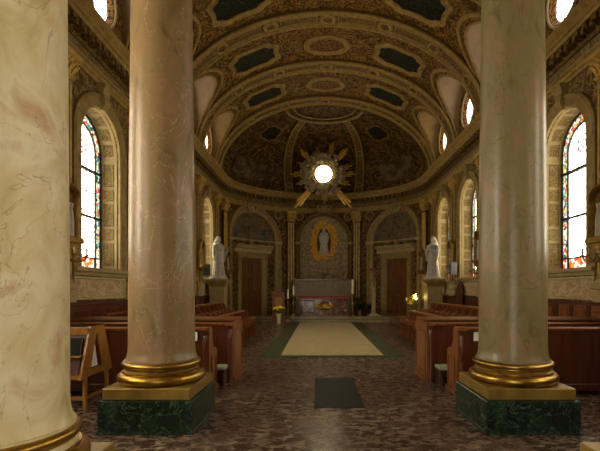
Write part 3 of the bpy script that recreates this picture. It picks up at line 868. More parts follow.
# ================================================================== pews
def pew(side, y, deep, label):
    """bench with its back to the viewer; xa = aisle end, xb = wall end"""
    xa = (-1.64 if side < 0 else 2.07) if not deep else (-1.47 if side < 0 else 1.86)
    xb = (XL + .12) if side < 0 else (XR - .12)
    s = -1 if side < 0 else 1
    x0, x1 = min(xa, xb), max(xa, xb)
    o = thing('pew', label, 'pew', ((x0 + x1) / 2, y, 0), 0, 'pews')
    T = 1.0
    mb = MB(); mb.box(x0 + .03, x1 - .03, y - .02, y + .03, .06, T - .03)
    br_ = mb.build('backrest', M['red_wood'], o, smooth=0, bevel=.005)
    mb = MB(); mb.loft([[(x, y + a, z) for a, z in ((-.05, T - .05), (-.06, T - .02), (-.03, T), (.05, T), (.07, T - .02), (.06, T - .05))] for x in (x0 - .01, x1 + .01)])
    mb.build('top_rail', M['orange_wood'], o, smooth=0)
    mb = MB(); mb.box(x0 + .04, x1 - .04, y - .035, y - .018, .06, .16); mb.build('back_skirting', M['maroon_wood'], br_, smooth=0, bevel=.004)
    mb = MB(); mb.box(x0 + .04, x1 - .04, y + .03, y + .41, .40, .45); mb.build('seat', M['orange_wood'], o, smooth=0, bevel=.01)
    D = .78 if deep else .43
    for e, xx in enumerate((xa, xb)):
        q = -s if e == 0 else s
        a, b = xx - .03, xx + .03
        mb = MB()
        pl = [(-.05, 0), (D, 0), (D, .62 if not deep else .98), (D - .08, .66 if not deep else 1.0), (.22 if not deep else D - .2, .68 if not deep else 1.0), (.14, .80 if not deep else 1.0), (.14, .95 if not deep else 1.0), (.10, 1.0), (-.05, 1.0)]
        mb.prism(pl, lambda u, v: (a, y + u, v), lambda u, v: (b, y + u, v)); 
        ep = mb.build('end_panel', M['orange_wood'], o, smooth=0, bevel=.006)
        if e == 0:
            mb = MB()   # raised moulding on the aisle face of the end
            xo = xx - s * .03
            yy0, yy1, zt = .04, D - .08, (.56 if not deep else .86)
            for (u0, u1, v0, v1) in ((yy0, yy1, .12, .15), (yy0, yy1, zt - .03, zt), (yy0, yy0 + .03, .15, zt - .03), (yy1 - .03, yy1, .15, zt - .03)):
                mb.box(min(xo, xo - s * .015), max(xo, xo - s * .015), y + u0, y + u1, v0, v1)
            mb.box(min(xo, xo - s * .03), max(xo, xo - s * .03), y - .05, y + D, 0, .07)
            mb.build('end_moulding', M['brown_wood'], ep, smooth=0)
            cx, cy_ = xx + s * .02, y - .10
            mb = MB(); mb.lathe([(.045, 0), (.045, .05), (.03, .07), (.035, .45), (.022, .5), (.034, .55), (.03, .86), (.022, .88), (.045, .92), (.05, .97)], 14, (cx, cy_, 0)); mb.build('colonnette', M['red_wood'], ep)
            mb = MB(); mb.box(cx - .07, cx + .07, cy_ - .06, y - .02, .95, 1.01); mb.build('bracket', M['orange_wood'], ep, smooth=0, bevel=.01)
    if deep:
        mb = MB(); mb.box(x0 + .03, x1 - .03, y + D - .04, y + D, .05, .98); mb.build('front_panel', M['brown_wood'], o, smooth=0)
        mb = MB(); mb.loft([[(x, y + D + a, z) for a, z in ((-.22, .985), (-.22, 1.01), (.03, 1.05), (.05, 1.03), (.03, .985))] for x in (x0 - .01, x1 + .01)]); mb.build('book_ledge', M['brown_wood'], o, smooth=0)
        kx0, kx1 = x0 + (.10 if s < 0 else .07), x1 - (.03 if s < 0 else .10)
        mb = MB(); mb.box(kx0, kx1, y - .44, y - .14, .265, .32); k = mb.build('kneeler_pad', M['pad'], o, smooth=0, bevel=.015)
        mb = MB(); mb.box(kx0, kx1, y - .45, y - .13, .23, .264)
        for xx in (kx0 + .02, (kx0 + kx1) / 2, kx1 - .06): mb.box(xx, xx + .04, y - .42, y - .03, .0, .23)
        mb.build('kneeler_frame', M['dark_wood'], o, smooth=0)
    return o
pew(-1, 6.24, False, 'red-brown wooden pew behind the rosy-toned column, back row on the ambo side')
pew(1, 6.24, False, 'red-brown wooden pew behind the olive-toned column, back row on the crucifix side')
pew(-1, 7.14, True, 'wooden pew with closed desk in front and green kneeler, front row on the ambo side')
pew(1, 7.14, True, 'wooden pew with closed desk in front and green kneeler, front row on the crucifix side')
for x, lab in ((2.34, 'small white notice card on the pew back beside the olive-toned column'), (-1.84, 'small white notice card on the pew back beside the rosy-toned column')):
    mb = MB(); mb.box(x - .055, x + .055, 6.185, 6.193, .80, .93); o = mb.build('notice_card', M['paper'], smooth=0); tag(o, lab, 'card', 'notice cards')

# ================================================================== magazine rack
rk = thing('magazine_rack', 'honey-coloured A-frame wooden magazine rack on legs behind the cream column', 'magazine rack', (-3.4, 5.7, 0))
xa, xb = -3.03, -4.05
for x in (xa, xb):
    f = None
    mb = MB()
    for y0_, y1_, sgn in ((5.645, 5.43, 1), (5.825, 6.04, -1)):
        w0, w1 = .09, .13
        mb.prism([(y0_ - w0, 1.06), (y0_ + w0, 1.06), (y1_ + w1 * .8, .42), (y1_ - w1 * .8, .40)], lambda u, v: (x - .015, u, v), lambda u, v: (x + .015, u, v))
    mb.box(x - .012, x + .012, 5.52, 5.94, .42, .50)
    mb.box(x - .012, x + .012, 5.58, 5.88, .98, 1.06)
    mb.build('end_frame', M['honey_wood'], rk, smooth=0)
    for yy in (5.45, 6.01):
        mb = MB(); mb.box(x - .02, x + .02, yy - .025, yy + .025, 0, .42); mb.build('leg', M['honey_wood'], rk, smooth=0, bevel=.004)
mb = MB(); mb.box(xb, xa, 5.515, 5.545, .96, 1.05); mb.build('top_rail', M['honey_wood'], rk, smooth=0)
mb = MB(); mb.box(xb, xa, 5.36, 5.40, .40, .46); mb.build('ledge', M['honey_wood'], rk, smooth=0)
mb = MB(); mb.box(xb, xa, 5.43, 5.46, .12, .17); mb.box(xa - .03, xa, 5.45, 6.01, .12, .16); mb.build('stretcher', M['honey_wood'], rk, smooth=0)
mb = MB(); mb.prism([(5.41, .46), (5.43, .46), (5.55, .96), (5.53, .96)], lambda u, v: (xb + .02, u, v), lambda u, v: (xa - .02, u, v)); mb.build('shelf_back', M['dark_wood'], rk, smooth=0)
mb = MB(); mb.prism([(5.36, .685), (5.46, .685), (5.46, .70), (5.36, .70)], lambda u, v: (xb + .02, u, v), lambda u, v: (xa - .02, u, v)); mb.build('shelf', M['honey_wood'], rk, smooth=0)
def book(x0, x1, y, z0, z1, m, label):
    o = thing('book', label, 'book', ((x0 + x1) / 2, y, z0), 0, 'books on the magazine rack')
    lean = .25
    def P(d): return lambda u, v: (u, y + d + (v - z0) * lean, v)
    mb = MB(); mb.prism([(x0, z0), (x1, z0), (x1, z1), (x0, z1)], P(-.035), P(-.03)); mb.prism([(x0, z0), (x1, z0), (x1, z1), (x0, z1)], P(-.004), P(0)); mb.prism([(x0, z0), (x0 + .005, z0), (x0 + .005, z1), (x0, z1)], P(-.035), P(0)); mb.build('cover', m, o, smooth=0)
    mb = MB(); mb.prism([(x0 + .006, z0 + .005), (x1 - .006, z0 + .005), (x1 - .006, z1 - .006), (x0 + .006, z1 - .006)], P(-.0295), P(-.0045)); mb.build('pages', M['pages'], o, smooth=0)
for k in range(4):
    x1 = xa - .05 - k * .235
    book(x1 - .22, x1, 5.452, .703, .92, M['black_book'], 'black book on the upper ledge of the magazine rack, %s from the open gable' % ['first', 'second', 'third', 'fourth'][k])
    book(x1 - .22, x1, 5.402, .463, .67, M['maroon_book'], 'maroon book on the lower ledge of the magazine rack, %s from the open gable' % ['first', 'second', 'third', 'fourth'][k])
mb = MB(); mb.prism([(5.62, .51), (5.84, .51), (5.76, .84), (5.70, .84)], lambda u, v: (xa - .045, u, v), lambda u, v: (xa - .040, u, v)); o = mb.build('leaflet', M['paper'], smooth=0); tag(o, 'pale leaflet showing inside the gable of the magazine rack', 'leaflet')

# ================================================================== carpet and floor grille
cp = thing('carpet', 'cream carpet runner with wide dark green border in front of the altar', 'carpet', (.32, 14.8, 0))
x0, x1, y0, y1 = -1.36, 2.01, 9.63, 20.08
bw, fw = .47, .27
mb = MB(); mb.box(x0, x0 + bw, y0, y1, 0.0, .012); mb.box(x1 - bw, x1, y0, y1, 0.0, .012); mb.box(x0 + bw, x1 - bw, y0, y0 + fw, 0.0, .012); mb.build('border', M['carpet_green'], cp, smooth=0)
mb = MB(); mb.box(x0 + bw, x1 - bw, y0 + fw, y1, 0, .011); mb.build('field', M['carpet_cream'], cp, smooth=0)
g = thing('floor_grille', 'dark grey ribbed metal floor grille in the aisle between the columns', 'floor grille', (.27, 6.45, 0))
gx0, gx1, gy0, gy1 = -.06, .60, 5.52, 7.38
mb = MB()
for a in ((gx0, gx0 + .035, gy0, gy1), (gx1 - .035, gx1, gy0, gy1), (gx0, gx1, gy0, gy0 + .035), (gx0, gx1, gy1 - .035, gy1)): mb.box(*a, 0, .014)
mb.build('frame', M['iron'], g, smooth=0)
mb = MB()
k = gx0 + .045
while k < gx1 - .045: mb.box(k, k + .016, gy0 + .03, gy1 - .03, 0, .010); k += .0235
mb.build('bars', M['mat_grille'], g, smooth=0)
mb = MB(); mb.box(gx0 + .03, gx1 - .03, gy0 + .03, gy1 - .03, 0, .005); mb.build('tray', M['mat_grille'], g, smooth=0)

# ================================================================== choir platforms and stalls
for side in (-1, 1):
    s = side; ti += 1
    xi = AX + s * 3.1; xw = (XL + .05) if s < 0 else (XR - .05)
    o = sempty('trim_%d' % ti, ((xi + xw) / 2, 14, 0), 'low wooden platform under the upper choir stalls on the %s side' % SIDE[side], 'platform')
    mb = MB(); mb.box(min(xi, xw), max(xi, xw), 8.3, 20.08, 0, .26); mb.build('deck', M['brown_wood'], o, smooth=0)
    mb = MB(); mb.box(min(xi, xi - s * .03), max(xi, xi - s * .03), 8.3, 20.08, .22, .265); mb.build('nosing', M['orange_wood'], o, smooth=0)

def stall_unit(name, label, group, m1, m2, m3, H=.84):
    o = thing(name, label, 'choir stall', (0, 0, 0), 0, group)
    w = .284
    mb = MB(); mb.loft([[(x, .17 + a, z) for a, z in ((0, .34), (.035, .34), (.075, H - .06), (.04, H - .06))] for x in (-w, w - .05)])
    mb.loft([[(x, .14 + a, z) for a, z in ((.02, .42), (.05, .42), (.085, H - .16), (.055, H - .16))] for x in (-w + .09, w - .09)])
    mb.build('backrest', m1, o, smooth=0)
    mb = MB(); mb.loft([[(x, .17 + a, z) for a, z in ((-.02, H - .06), (-.04, H - .03), (-.02, H), (.12, H), (.13, H - .05), (.08, H - .06))] for x in (-w, w)]); mb.build('top_rail', m2, o, smooth=0)
    mb = MB(); mb.box(-w + .01, w - .06, -.26, .17, .36, .40); mb.box(-w + .05, w - .05, .08, .16, 0, .36); mb.build('seat', m1, o, smooth=0, bevel=.008)
    mb = MB()
    pl = [(.20, 0), (.20, H - .06), (.10, H - .07), (.06, H - .14), (.05, .64), (-.02, .60), (-.20, .60), (-.27, .56), (-.27, .50), (-.20, .46), (-.18, .36), (-.23, .28), (-.25, 0)]
    mb.prism(pl, lambda u, v: (w - .05, u, v), lambda u, v: (w, u, v)); mb.ball((w - .03, -.22, .575), (.028, .05, .045), 10, 6); mb.build('armrest', m3, o, smooth=0)
    return o
ORDN = ['first', 'second', 'third', 'fourth', 'fifth', 'sixth', 'seventh', 'eighth', 'ninth', 'tenth', 'eleventh', 'twelfth', 'thirteenth', 'fourteenth']
proto = {}
def row(side, key, ybeg, n, xoff, z, mats, group, what, step=.57):
    s = side
    for k in range(n):
        y = ybeg + k * step
        lab = 'wooden choir stall in the %s on the %s side, %s from the pews' % (what, SIDE[side], ORDN[k])
        kk = (key, )
        x = AX + s * xoff
        rz = R(-90) if s > 0 else R(90)
        if kk not in proto:
            o = stall_unit('choir_stall', lab, group, *mats); o.location = (x, y, z); o.rotation_euler = (0, 0, rz); proto[kk] = o
        else:
            dup(proto[kk], (x, y, z), rz, lab, group)
for side in (-1, 1):
    row(side, 'low', 8.35, 12, 2.76, 0., (M['red_wood'], M['oak'], M['orange_wood']), 'lower choir stalls', 'lower row')
    row(side, 'up', 8.65, 13, 3.72, .26, (M['maroon_wood'], M['oak'], M['orange_wood']), 'upper choir stalls', 'upper row')
# the wall bench facing it on the ambo side
b = thing('wall_bench', 'long dark wooden bench with pale top rail against the wall on the ambo side', 'bench', (XL + .5, 11.5, .26))
mb = MB(); mb.box(XL + .09, XL + .55, 8.9, 15.0, .62, .67); mb.build('seat', M['dark_wood'], b, smooth=0)
mb = MB(); mb.box(XL + .09, XL + .14, 8.9, 15.0, .67, 1.0); mb.build('backrest', M['red_wood'], b, smooth=0)
mb = MB(); mb.box(XL + .09, XL + .22, 8.9, 15.0, 1.0, 1.05); mb.build('top_rail', M['orange_wood'], b, smooth=0)
for y in (8.93, 10.9, 12.9, 14.93): mb = MB(); mb.box(XL + .12, XL + .5, y - .03, y + .03, .26, .62); mb.build('leg', M['dark_wood'], b, smooth=0)

# ================================================================== apse: doors, arches, pilasters, roundels
FZ = .24
dn = 0
for sd in (-1, 1):
    dn += 1
    thd = 51.8 * sd
    mp = apse_map(thd)
    x, y = apse_pt(R(thd), 0)
    rz = apse_rot(thd)
    d = sempty('door_%d' % dn, (x, y, 0), 'panelled reddish wooden sacristy door in a stone surround on the %s side of the altar' % SIDE[sd], 'door')
    mats = M['red_wood']
    for q in (-1, 1):
        mb = MB(); rr = []
        s0, s1 = (-.66, -.005) if q < 0 else (.005, .66)
        nseg = 4
        mb.loft([[mp(s0 + (s1 - s0) * k / nseg, z_, of) for z_, of in ((FZ, .0), (FZ, .05), (3.22, .05), (3.22, .0))] for k in range(nseg + 1)])
        for z0, z1 in ((.40, 1.0), (1.12, 1.35), (1.47, 2.25), (2.37, 3.08)):
            a, b_ = s0 + .11, s1 - .11
            rr = []
            for ins, of in ((0, .045), (0, .075), (.035, .085), (.06, .062)):
                rr.append([mp(a + ins, z0 + ins, of), mp(b_ - ins, z0 + ins, of), mp(b_ - ins, z1 - ins, of), mp(a + ins, z1 - ins, of)])
            mb.loft(rr)
        lf = mb.build('leaf', M['door_wood'], d, smooth=0)
    mb = MB(); mb.lathe([(.0, 0), (.02, .0), (.02, .03), (.035, .05), (.03, .08), (0, .085)], 12); mb.xform(Matrix.Translation(mp(.07, 1.25, .05)) @ Matrix.Rotation(rz, 4, 'Z') @ Matrix.Rotation(R(90), 4, 'X')); mb.build('handle', M['gold'], lf)
    mb = MB()
    for q in (-1, 1):
        mb.loft([[mp(q * s_, z_, of) for s_, of in ((.66, 0), (.66, .10), (.72, .12), (.76, .09), (.92, .11), (.97, .15), (1.0, .15), (1.0, 0))] for z_ in (FZ, 3.40)])
    mb.build('jambs', M['trim'], d, smooth=0)
    mb = MB(); ss = [-1.02 + 2.04 * k / 8 for k in range(9)]
    mb.loft([[mp(s_, z_, of) for z_, of in ((3.22, 0), (3.22, .10), (3.28, .13), (3.34, .10), (3.46, .12), (3.52, .16), (3.52, 0))] for s_ in ss])
    mb.build('lintel', M['trim'], d, smooth=0)
    mb = MB(); ss = [-1.25 + 2.5 * k / 10 for k in range(11)]
    mb.loft([[mp(s_, z_, of) for z_, of in ((3.52, 0), (3.52, .10), (3.70, .12), (3.74, .22), (3.82, .26), (3.88, .34), (3.92, .34), (3.92, 0))] for s_ in ss])
    mb.build('entablature', M['trim_light'], d, smooth=0)
    mb = MB()   # small broken pediment with a cartouche
    for q in (-1, 1):
        mb.loft([[mp(q * s_, z_ + h, of) for h, of in ((0, 0), (0, .20), (.07, .24), (.07, 0))] for s_, z_ in ((.75, 3.92), (.5, 4.02), (.3, 4.10), (.22, 4.08))])
    mb.lathe([(.0, -.02), (.16, 0), (.13, .06), (.05, .1), (0, .1)], 16, fn=lambda a, z: 1 + .12 * math.cos(6 * a))
    t = MB(); t.lathe([(.0, -.02), (.16, 0), (.13, .06), (.05, .1), (0, .1)], 16, fn=lambda a, z: 1 + .12 * math.cos(6 * a)); 
    mb.v = mb.v[:-80]; mb.f = [f for f in mb.f if max(f) < len(mb.v)]; mb.mi = mb.mi[:len(mb.f)]
    t.xform(Matrix.Translation(mp(0, 4.08, .12)) @ Matrix.Rotation(rz, 4, 'Z') @ Matrix.Rotation(R(90), 4, 'X')); mb.add(t.v, t.f)
    mb.build('pediment', M['trim'], d)
    # lunette with its painting and arched moulding
    l = thing('lunette_painting', 'dark arched painting in a stone arch above the sacristy door on the %s side' % SIDE[sd], 'lunette painting', (x, y, 4.15), 0, 'paintings over the sacristy doors')
    mb = MB(); r_ = 1.46
    ol = [(r_ * math.cos(PI * k / 24), r_ * math.sin(PI * k / 24)) for k in range(25)]
    ol += [(-r_ + 2 * r_ * k / 12, 0) for k in range(1, 12)]
    rows_ = [[mp(u * q, 4.20 + v * q, .03) for u, v in ol] for q in (1, .8, .6, .4, .2, .02)]
    mb.loft(rows_, cap=False); mb.build('painting', M['lunette'], l, smooth=0)
    mb = MB(); arch_path(mb, mp, 0, 4.20, [(1.44, 0), (1.44, .10), (1.50, .14), (1.54, .10), (1.68, .10), (1.74, .16), (1.80, .16), (1.82, .0)], FZ, 32); mb.build('arch', M['trim'], l)
    mb = MB(); ss = [-1.46 + 2.92 * k / 10 for k in range(11)]
    mb.loft([[mp(s_, z_, of) for z_, of in ((4.10, 0), (4.10, .10), (4.14, .16), (4.20, .16), (4.22, 0))] for s_ in ss]); mb.build('ledge', M['trim_light'], l, smooth=0)
    for q in (-1, 1):
        mb = MB(); mb.loft([[mp(q * s_, z_, of) for s_, of in ((1.42, 0), (1.42, .18), (1.84, .20), (1.84, 0))] for z_ in (4.06, 4.12, 4.20)]); mb.build('impost', M['trim_light'], l, smooth=0)
    mb = MB()
    for q in (-1, 1):
        mb.tube([mp(q * .10, 5.66, .15), mp(q * .22, 5.78, .22), mp(q * .34, 5.92, .20), mp(q * .28, 6.02, .18), mp(q * .20, 5.95, .2)], [.05, .06, .05, .04, .02], 7)
    mb.ball(mp(0, 5.80, .17), (.13, .10, .18), 12, 8); mb.build('crest', M['trim_light'], l)

# fluted gilt pilasters
PLAB = {-22: 'between reredos and door arch, ambo side', 22: 'between reredos and door arch, crucifix side', -80: 'at the apse corner, ambo side', 80: 'at the apse corner, crucifix side'}
for td in (-22, 22, -80, 80):
    mp = apse_map(td)
    hw = .21 if abs(td) < 30 else .2
    x, y = apse_pt(R(td), 0)
    o = thing('fluted_pilaster', 'tall dark and gilt fluted pilaster %s' % PLAB[td], 'pilaster', (x, y, FZ), 0, 'fluted pilasters of the apse')
    mb = MB(); mb.prism([(-hw, 1.0), (hw, 1.0), (hw, 5.38), (-hw, 5.38)], lambda u, v: mp(u, v, .12), lambda u, v: mp(u, v, 0)); mb.build('shaft', M['dark_wood'], o, smooth=0)
    n = 3
    for k in range(n):
        u = -hw + 2 * hw * (k + .5) / n
        mb = MB(); mb.tube([mp(u, 1.1, .125), mp(u, 5.3, .125)], .042, 8); mb.build('gilt_reed', M['gold_paint'], o)
    mb = MB(); mb.loft([[mp(-h, z_, 0), mp(-h, z_, of), mp(h, z_, of), mp(h, z_, 0)] for z_, h, of in ((FZ, hw + .04, .2), (.85, hw + .04, .2), (.9, hw + .05, .22), (.95, hw + .03, .18), (1.0, hw + .01, .14))]); mb.build('base', M['altar'], o, smooth=0)
    mb = MB(); mb.loft([[mp(-h, z_, 0), mp(-h, z_, of), mp(h, z_, of), mp(h, z_, 0)] for z_, h, of in ((5.38, hw, .13), (5.44, hw + .04, .17), (5.5, hw, .13), (5.75, hw + .04, .18), (5.82, hw + .06, .24), (5.92, hw + .06, .24))])
    for u in (-hw, -hw * .35, hw * .35, hw):
        mb.tube([mp(u, 5.5, .14), mp(u, 5.62, .2), mp(u * 1.15, 5.72, .26), mp(u * 1.2, 5.69, .28)], [.05, .06, .05, .02], 6)
    mb.build('capital', M['gold_paint'], o)
for td, lab in ((-16, 'above the reredos arch, ambo side'), (16, 'above the reredos arch, crucifix side'), (-30.6, 'beside the lunette on the ambo side'), (30.6, 'beside the lunette on the crucifix side')):
    mp = apse_map(td)
    o = thing('wall_roundel', 'small round gilt-rimmed roundel %s' % lab, 'roundel', (*apse_pt(R(td), 0), 5.68), 0, 'roundels under the apse frieze')
    mb = MB(); mb.loft([[mp(r * math.cos(2 * PI * k / 24), 5.68 + r * math.sin(2 * PI * k / 24), of) for k in range(24)] for r, of in ((.25, 0), (.25, .06), (.21, .08), (.17, .05), (.17, 0))], cap=False); mb.build('rim', M['trim'], o)
    mb = MB(); mb.add([mp(.18 * math.cos(2 * PI * k / 24), 5.68 + .18 * math.sin(2 * PI * k / 24), .02) for k in range(24)], [tuple(range(24))]); mb.ball(mp(0, 5.68, .03), (.08, .04, .08), 10, 6); mb.build('boss', M['round'], o)

# ================================================================== reredos relief
def mp(s, z, off): return (AX + s, 23.57 - off, z)
rd = thing('relief_altarpiece', 'arched stone relief with golden mandorla around a white standing figure above the altar', 'altarpiece', (AX, 23.57, 2.1))
mb = MB()
pl = arch_poly(1.36, 2.1, 4.34, 24)
mb.prism(pl, lambda u, v: mp(u, v, .10), lambda u, v: mp(u, v, 0)); mb.build('back_slab', M['relief'], rd, smooth=0)
mb = MB(); arch_path(mb, mp, 0, 4.34, [(1.32, 0), (1.32, .16), (1.37, .22), (1.41, .17), (1.48, .17), (1.54, .22), (1.56, .0)], 2.1, 32); mb.build('arch', M['rib_dark'], rd)
for q in (-1, 1):
    mb = MB(); mb.loft([[mp(q * s_, z_, of) for s_, of in ((1.30, 0), (1.30, .24), (1.59, .26), (1.59, 0))] for z_ in (4.10, 4.18, 4.24)]); mb.build('impost', M['trim'], rd, smooth=0)
random.seed(11)
mb = MB()   # billowing carved clouds round the mandorla
for k in range(230):
    a = random.uniform(0, 2 * PI); q = random.uniform(.86, 1.5)
    u = .86 * q * math.cos(a); v = 4.2 + 1.2 * q * math.sin(a)
    if abs(u) > 1.24 or v < 2.15 or (v > 4.34 and math.hypot(u, v - 4.34) > 1.22): continue
    r = random.uniform(.07, .15); mb.ball(mp(u, v, .12), (r, r * .8, r), 8, 5)
for k in range(70):
    u = random.uniform(-1.2, 1.2); v = random.uniform(2.15, 3.0); r = random.uniform(.09, .17)
    if abs(u) < 1.33: mb.ball(mp(u, v, .11), (r * 1.2, r * .7, r * .8), 8, 5)
mb.build('cloud_relief', M['relief'], rd)
mb = MB()
random.seed(3)
mb.prism([(.70 * math.cos(2 * PI * k / 32), 4.27 + 1.06 * math.sin(2 * PI * k / 32)) for k in range(32)], lambda u, v: mp(u, v, .14), lambda u, v: mp(u, v, .09))
for k in range(60):
    a = random.uniform(R(-50), R(230)); q = random.uniform(.8, 1.06)
    r = random.uniform(.07, .13); mb.ball(mp(.72 * q * math.cos(a), 4.29 + 1.08 * q * math.sin(a), .16), (r, r * .7, r), 8, 5)
mb.build('gilded_mandorla', M['relief_gold'], rd)
mb = MB(); mb.prism([(.40 * math.cos(2 * PI * k / 32), 4.20 + .80 * math.sin(2 * PI * k / 32)) for k in range(32)], lambda u, v: mp(u, v, .15), lambda u, v: mp(u, v, .10)); mb.build('niche', M['niche'], rd, smooth=0)
mb = MB()
for k in range(40):
    u = random.uniform(-.55, .55); v = 3.45 + random.uniform(-.17, .17) - abs(u) * .1; r = random.uniform(.07, .14); mb.ball(mp(u, v, .22), (r * 1.2, r, r * .8), 8, 5)
mb.build('cloud_base', M['relief_gold'], rd)

def robed(h, folds=9, child=False, arm='book', seed=1):
    """one continuous draped standing figure of height h, facing -Y, base at z=0"""
    mb = MB(); s = h / 1.75
    def fn(a, z):
        k = max(0, 1 - z / 1.2)
        return 1 + (.07 * k + .02) * math.cos(folds * a + 1.5 * math.sin(3 * z + seed)) + .03 * math.sin(3 * a + seed)
    prof = [(.02, .06), (.30, .06), (.30, .12), (.27, .3), (.235, .6), (.205, .85), (.20, .98), (.215, 1.15), (.235, 1.3), (.22, 1.40), (.14, 1.465), (.07, 1.49), (.02, 1.50)]
    mb.lathe([(r * s, z * s) for r, z in prof], 36, fn=lambda a, z: fn(a, z / s))
    mb.v = [(x, y * .78, z) for x, y, z in mb.v]
    mb.lathe([(.02 * s, 0), (.36 * s, 0), (.36 * s, .08 * s), (.02 * s, .08 * s)], 24)
    # neck, head, veil, nose, chin
    mb.tube([(0, 0, 1.42 * s), (0, -.02 * s, 1.55 * s)], .055 * s, 10)
    mb.ball((0, -.03 * s, 1.63 * s), (.078 * s, .092 * s, .115 * s), 14, 10)
    mb.ball((0, .02 * s, 1.65 * s), (.098 * s, .10 * s, .12 * s), 14, 10)
    mb.tube([(0, .05 * s, 1.66 * s), (-.0, .10 * s, 1.5 * s), (0, .14 * s, 1.25 * s), (0, .15 * s, .9 * s)], [.09 * s, .13 * s, .16 * s, .14 * s], 12)
    mb.ball((0, -.125 * s, 1.62 * s), (.016 * s, .02 * s, .03 * s), 8, 6)
    mb.ball((0, -.10 * s, 1.545 * s), (.035 * s, .03 * s, .025 * s), 8, 6)
    for q in (-1, 1):
        sh = (q * .20 * s, 0, 1.36 * s); el = (q * .27 * s, -.06 * s, 1.08 * s)
        ha = (q * .07 * s, -.25 * s, 1.18 * s) if (arm == 'book' or q < 0) else (q * .30 * s, -.25 * s, 1.28 * s)
        if arm == 'pray': ha = (q * .025 * s, -.22 * s, 1.27 * s)
        mb.tube([sh, el], [.085 * s, .075 * s], 12); mb.tube([el, ha], [.085 * s, .05 * s], 12)
        mb.tube([(el[0], el[1], el[2]), (el[0] * .9, el[1] - .03 * s, el[2] - .35 * s)], [.08 * s, .03 * s], 8)
        mb.ball(ha, (.035 * s, .045 * s, .045 * s), 8, 6)
        for f in range(4):
            mb.tube([(ha[0] + q * (-.02 + .013 * f) * s, ha[1] - .03 * s, ha[2] + .01 * s), (ha[0] + q * (-.02 + .013 * f) * s - q * .02 * s, ha[1] - .06 * s, ha[2] + .05 * s)], .009 * s, 6)
    for k in range(7):   # heavy hanging folds
        a = R(-150 + 20 * k + 30); x = .2 * s * math.cos(a); y = .2 * s * math.sin(a)
        mb.tube([(x * .8, y * .75, 1.0 * s), (x * 1.1, y * .95, .5 * s), (x * 1.35, y * 1.1, .09 * s)], [.02 * s, .035 * s, .04 * s], 7)
    if child:
        mb.ball((.13 * s, -.17 * s, 1.28 * s), (.075 * s, .075 * s, .12 * s), 12, 8); mb.ball((.12 * s, -.18 * s, 1.45 * s), .062 * s, 12, 8)
        mb.tube([(.15 * s, -.2 * s, 1.22 * s), (.10 * s, -.26 * s, 1.08 * s)], [.05 * s, .03 * s], 8)
    if arm == 'book':
        mb.box(-.09 * s, .09 * s, -.30 * s, -.24 * s, 1.17 * s, 1.38 * s)
    return mb
fg = robed(1.45, 8, False, 'pray', 2)
fg.xform(Matrix.Translation((AX, 23.57 - .30, 3.55)) @ Matrix.Rotation(R(0), 4, 'Z'))
f = fg.build('carved_figure', M['statue_paint'], rd, label='pale carved standing figure in a long robe'); fuse(f, .022, 2)

# keystone crest over the relief
mb = MB()
for q in (-1, 1):
    mb.tube([mp(q * .05, 5.88, .25), mp(q * .22, 5.95, .30), mp(q * .36, 6.12, .26), mp(q * .30, 6.26, .24), mp(q * .2, 6.2, .26)], [.05, .07, .06, .05, .02], 8)
    mb.tube([mp(q * .10, 6.0, .28), mp(q * .15, 6.18, .30), mp(q * .06, 6.30, .28)], [.05, .05, .02], 8)
mb.ball(mp(0, 6.04, .22), (.16, .14, .2), 12, 8)
o = mb.build('carved_crest', M['trim']); tag(o, 'scrolled carved crest on top of the reredos arch', 'crest')

# ================================================================== high altar and altar
ha = thing('high_altar', 'grey stone high altar block with a tall plain gradine under the relief', 'altar', (AX, 23.1, FZ))
mb = MB(); mb.box(AX - 1.55, AX + 1.55, 22.75, 23.25, FZ, 1.20); mb.build('base', M['grey_marble'], ha, smooth=0, bevel=.02)
mb = MB(); mb.box(AX - 1.62, AX + 1.62, 22.7, 23.25, 1.20, 1.30); mb.build('mensa', M['grey_marble'], ha, smooth=0, bevel=.015)
mb = MB(); mb.box(AX - 1.6, AX + 1.6, 22.98, 23.25, 1.30, 2.08); grd = mb.build('gradine', M['grey_marble'], ha, smooth=0, bevel=.015)
mb = MB(); mb.box(AX - 1.66, AX + 1.66, 22.94, 23.25, 2.08, 2.16); mb.build('gradine_top', M['altar_top'], ha, smooth=0, bevel=.01)
for q in (-1, 0, 1):
    mb = MB(); cx = AX + q * 1.04; mb.loft([[(cx - h, y_, 1.42 + (.55 - v)), (cx + h, y_, 1.42 + (.55 - v)), (cx + h, y_, 1.42 + v), (cx - h, y_, 1.42 + v)] for h, v, y_ in ((.47, .55, 22.98), (.47, .55, 22.965), (.44, .52, 22.955), (.42, .50, 22.97))]); mb.build('panel', M['grey_marble'], grd, smooth=0)
cb = thing('candelabrum', 'small black iron candelabrum on the gradine of the high altar', 'candelabrum', (AX, 23.1, 2.16))
mb = MB(); mb.lathe([(.12, 0), (.12, .02), (.03, .05), (.02, .2), (.035, .24), (.02, .28), (.015, .4), (.0, .42)], 14, (AX, 23.1, 2.16)); mb.build('stem', M['iron'], cb)
for q in (-1, 1):
    for w_ in (.14, .28):
        mb = MB(); mb.tube([(AX, 23.1, 2.40), (AX + q * w_ * .6, 23.1, 2.36), (AX + q * w_, 23.1, 2.42), (AX + q * w_, 23.1, 2.5)], .013, 6); mb.lathe([(.0, 0), (.035, .0), (.035, .02), (0, .02)], 10, (AX + q * w_, 23.1, 2.5)); mb.build('arm', M['iron'], cb)
at = thing('altar', 'red-brown veined marble altar with a golden emblem on its front', 'altar', (AX - .02, 21.6, FZ))
cx = AX - .02
x0, x1 = cx - 1.24, cx + 1.24
mb = MB(); mb.box(x0, x1, 21.3, 22.2, FZ + .06, 1.10); mb.build('body', M['altar'], at, smooth=0, bevel=.01)
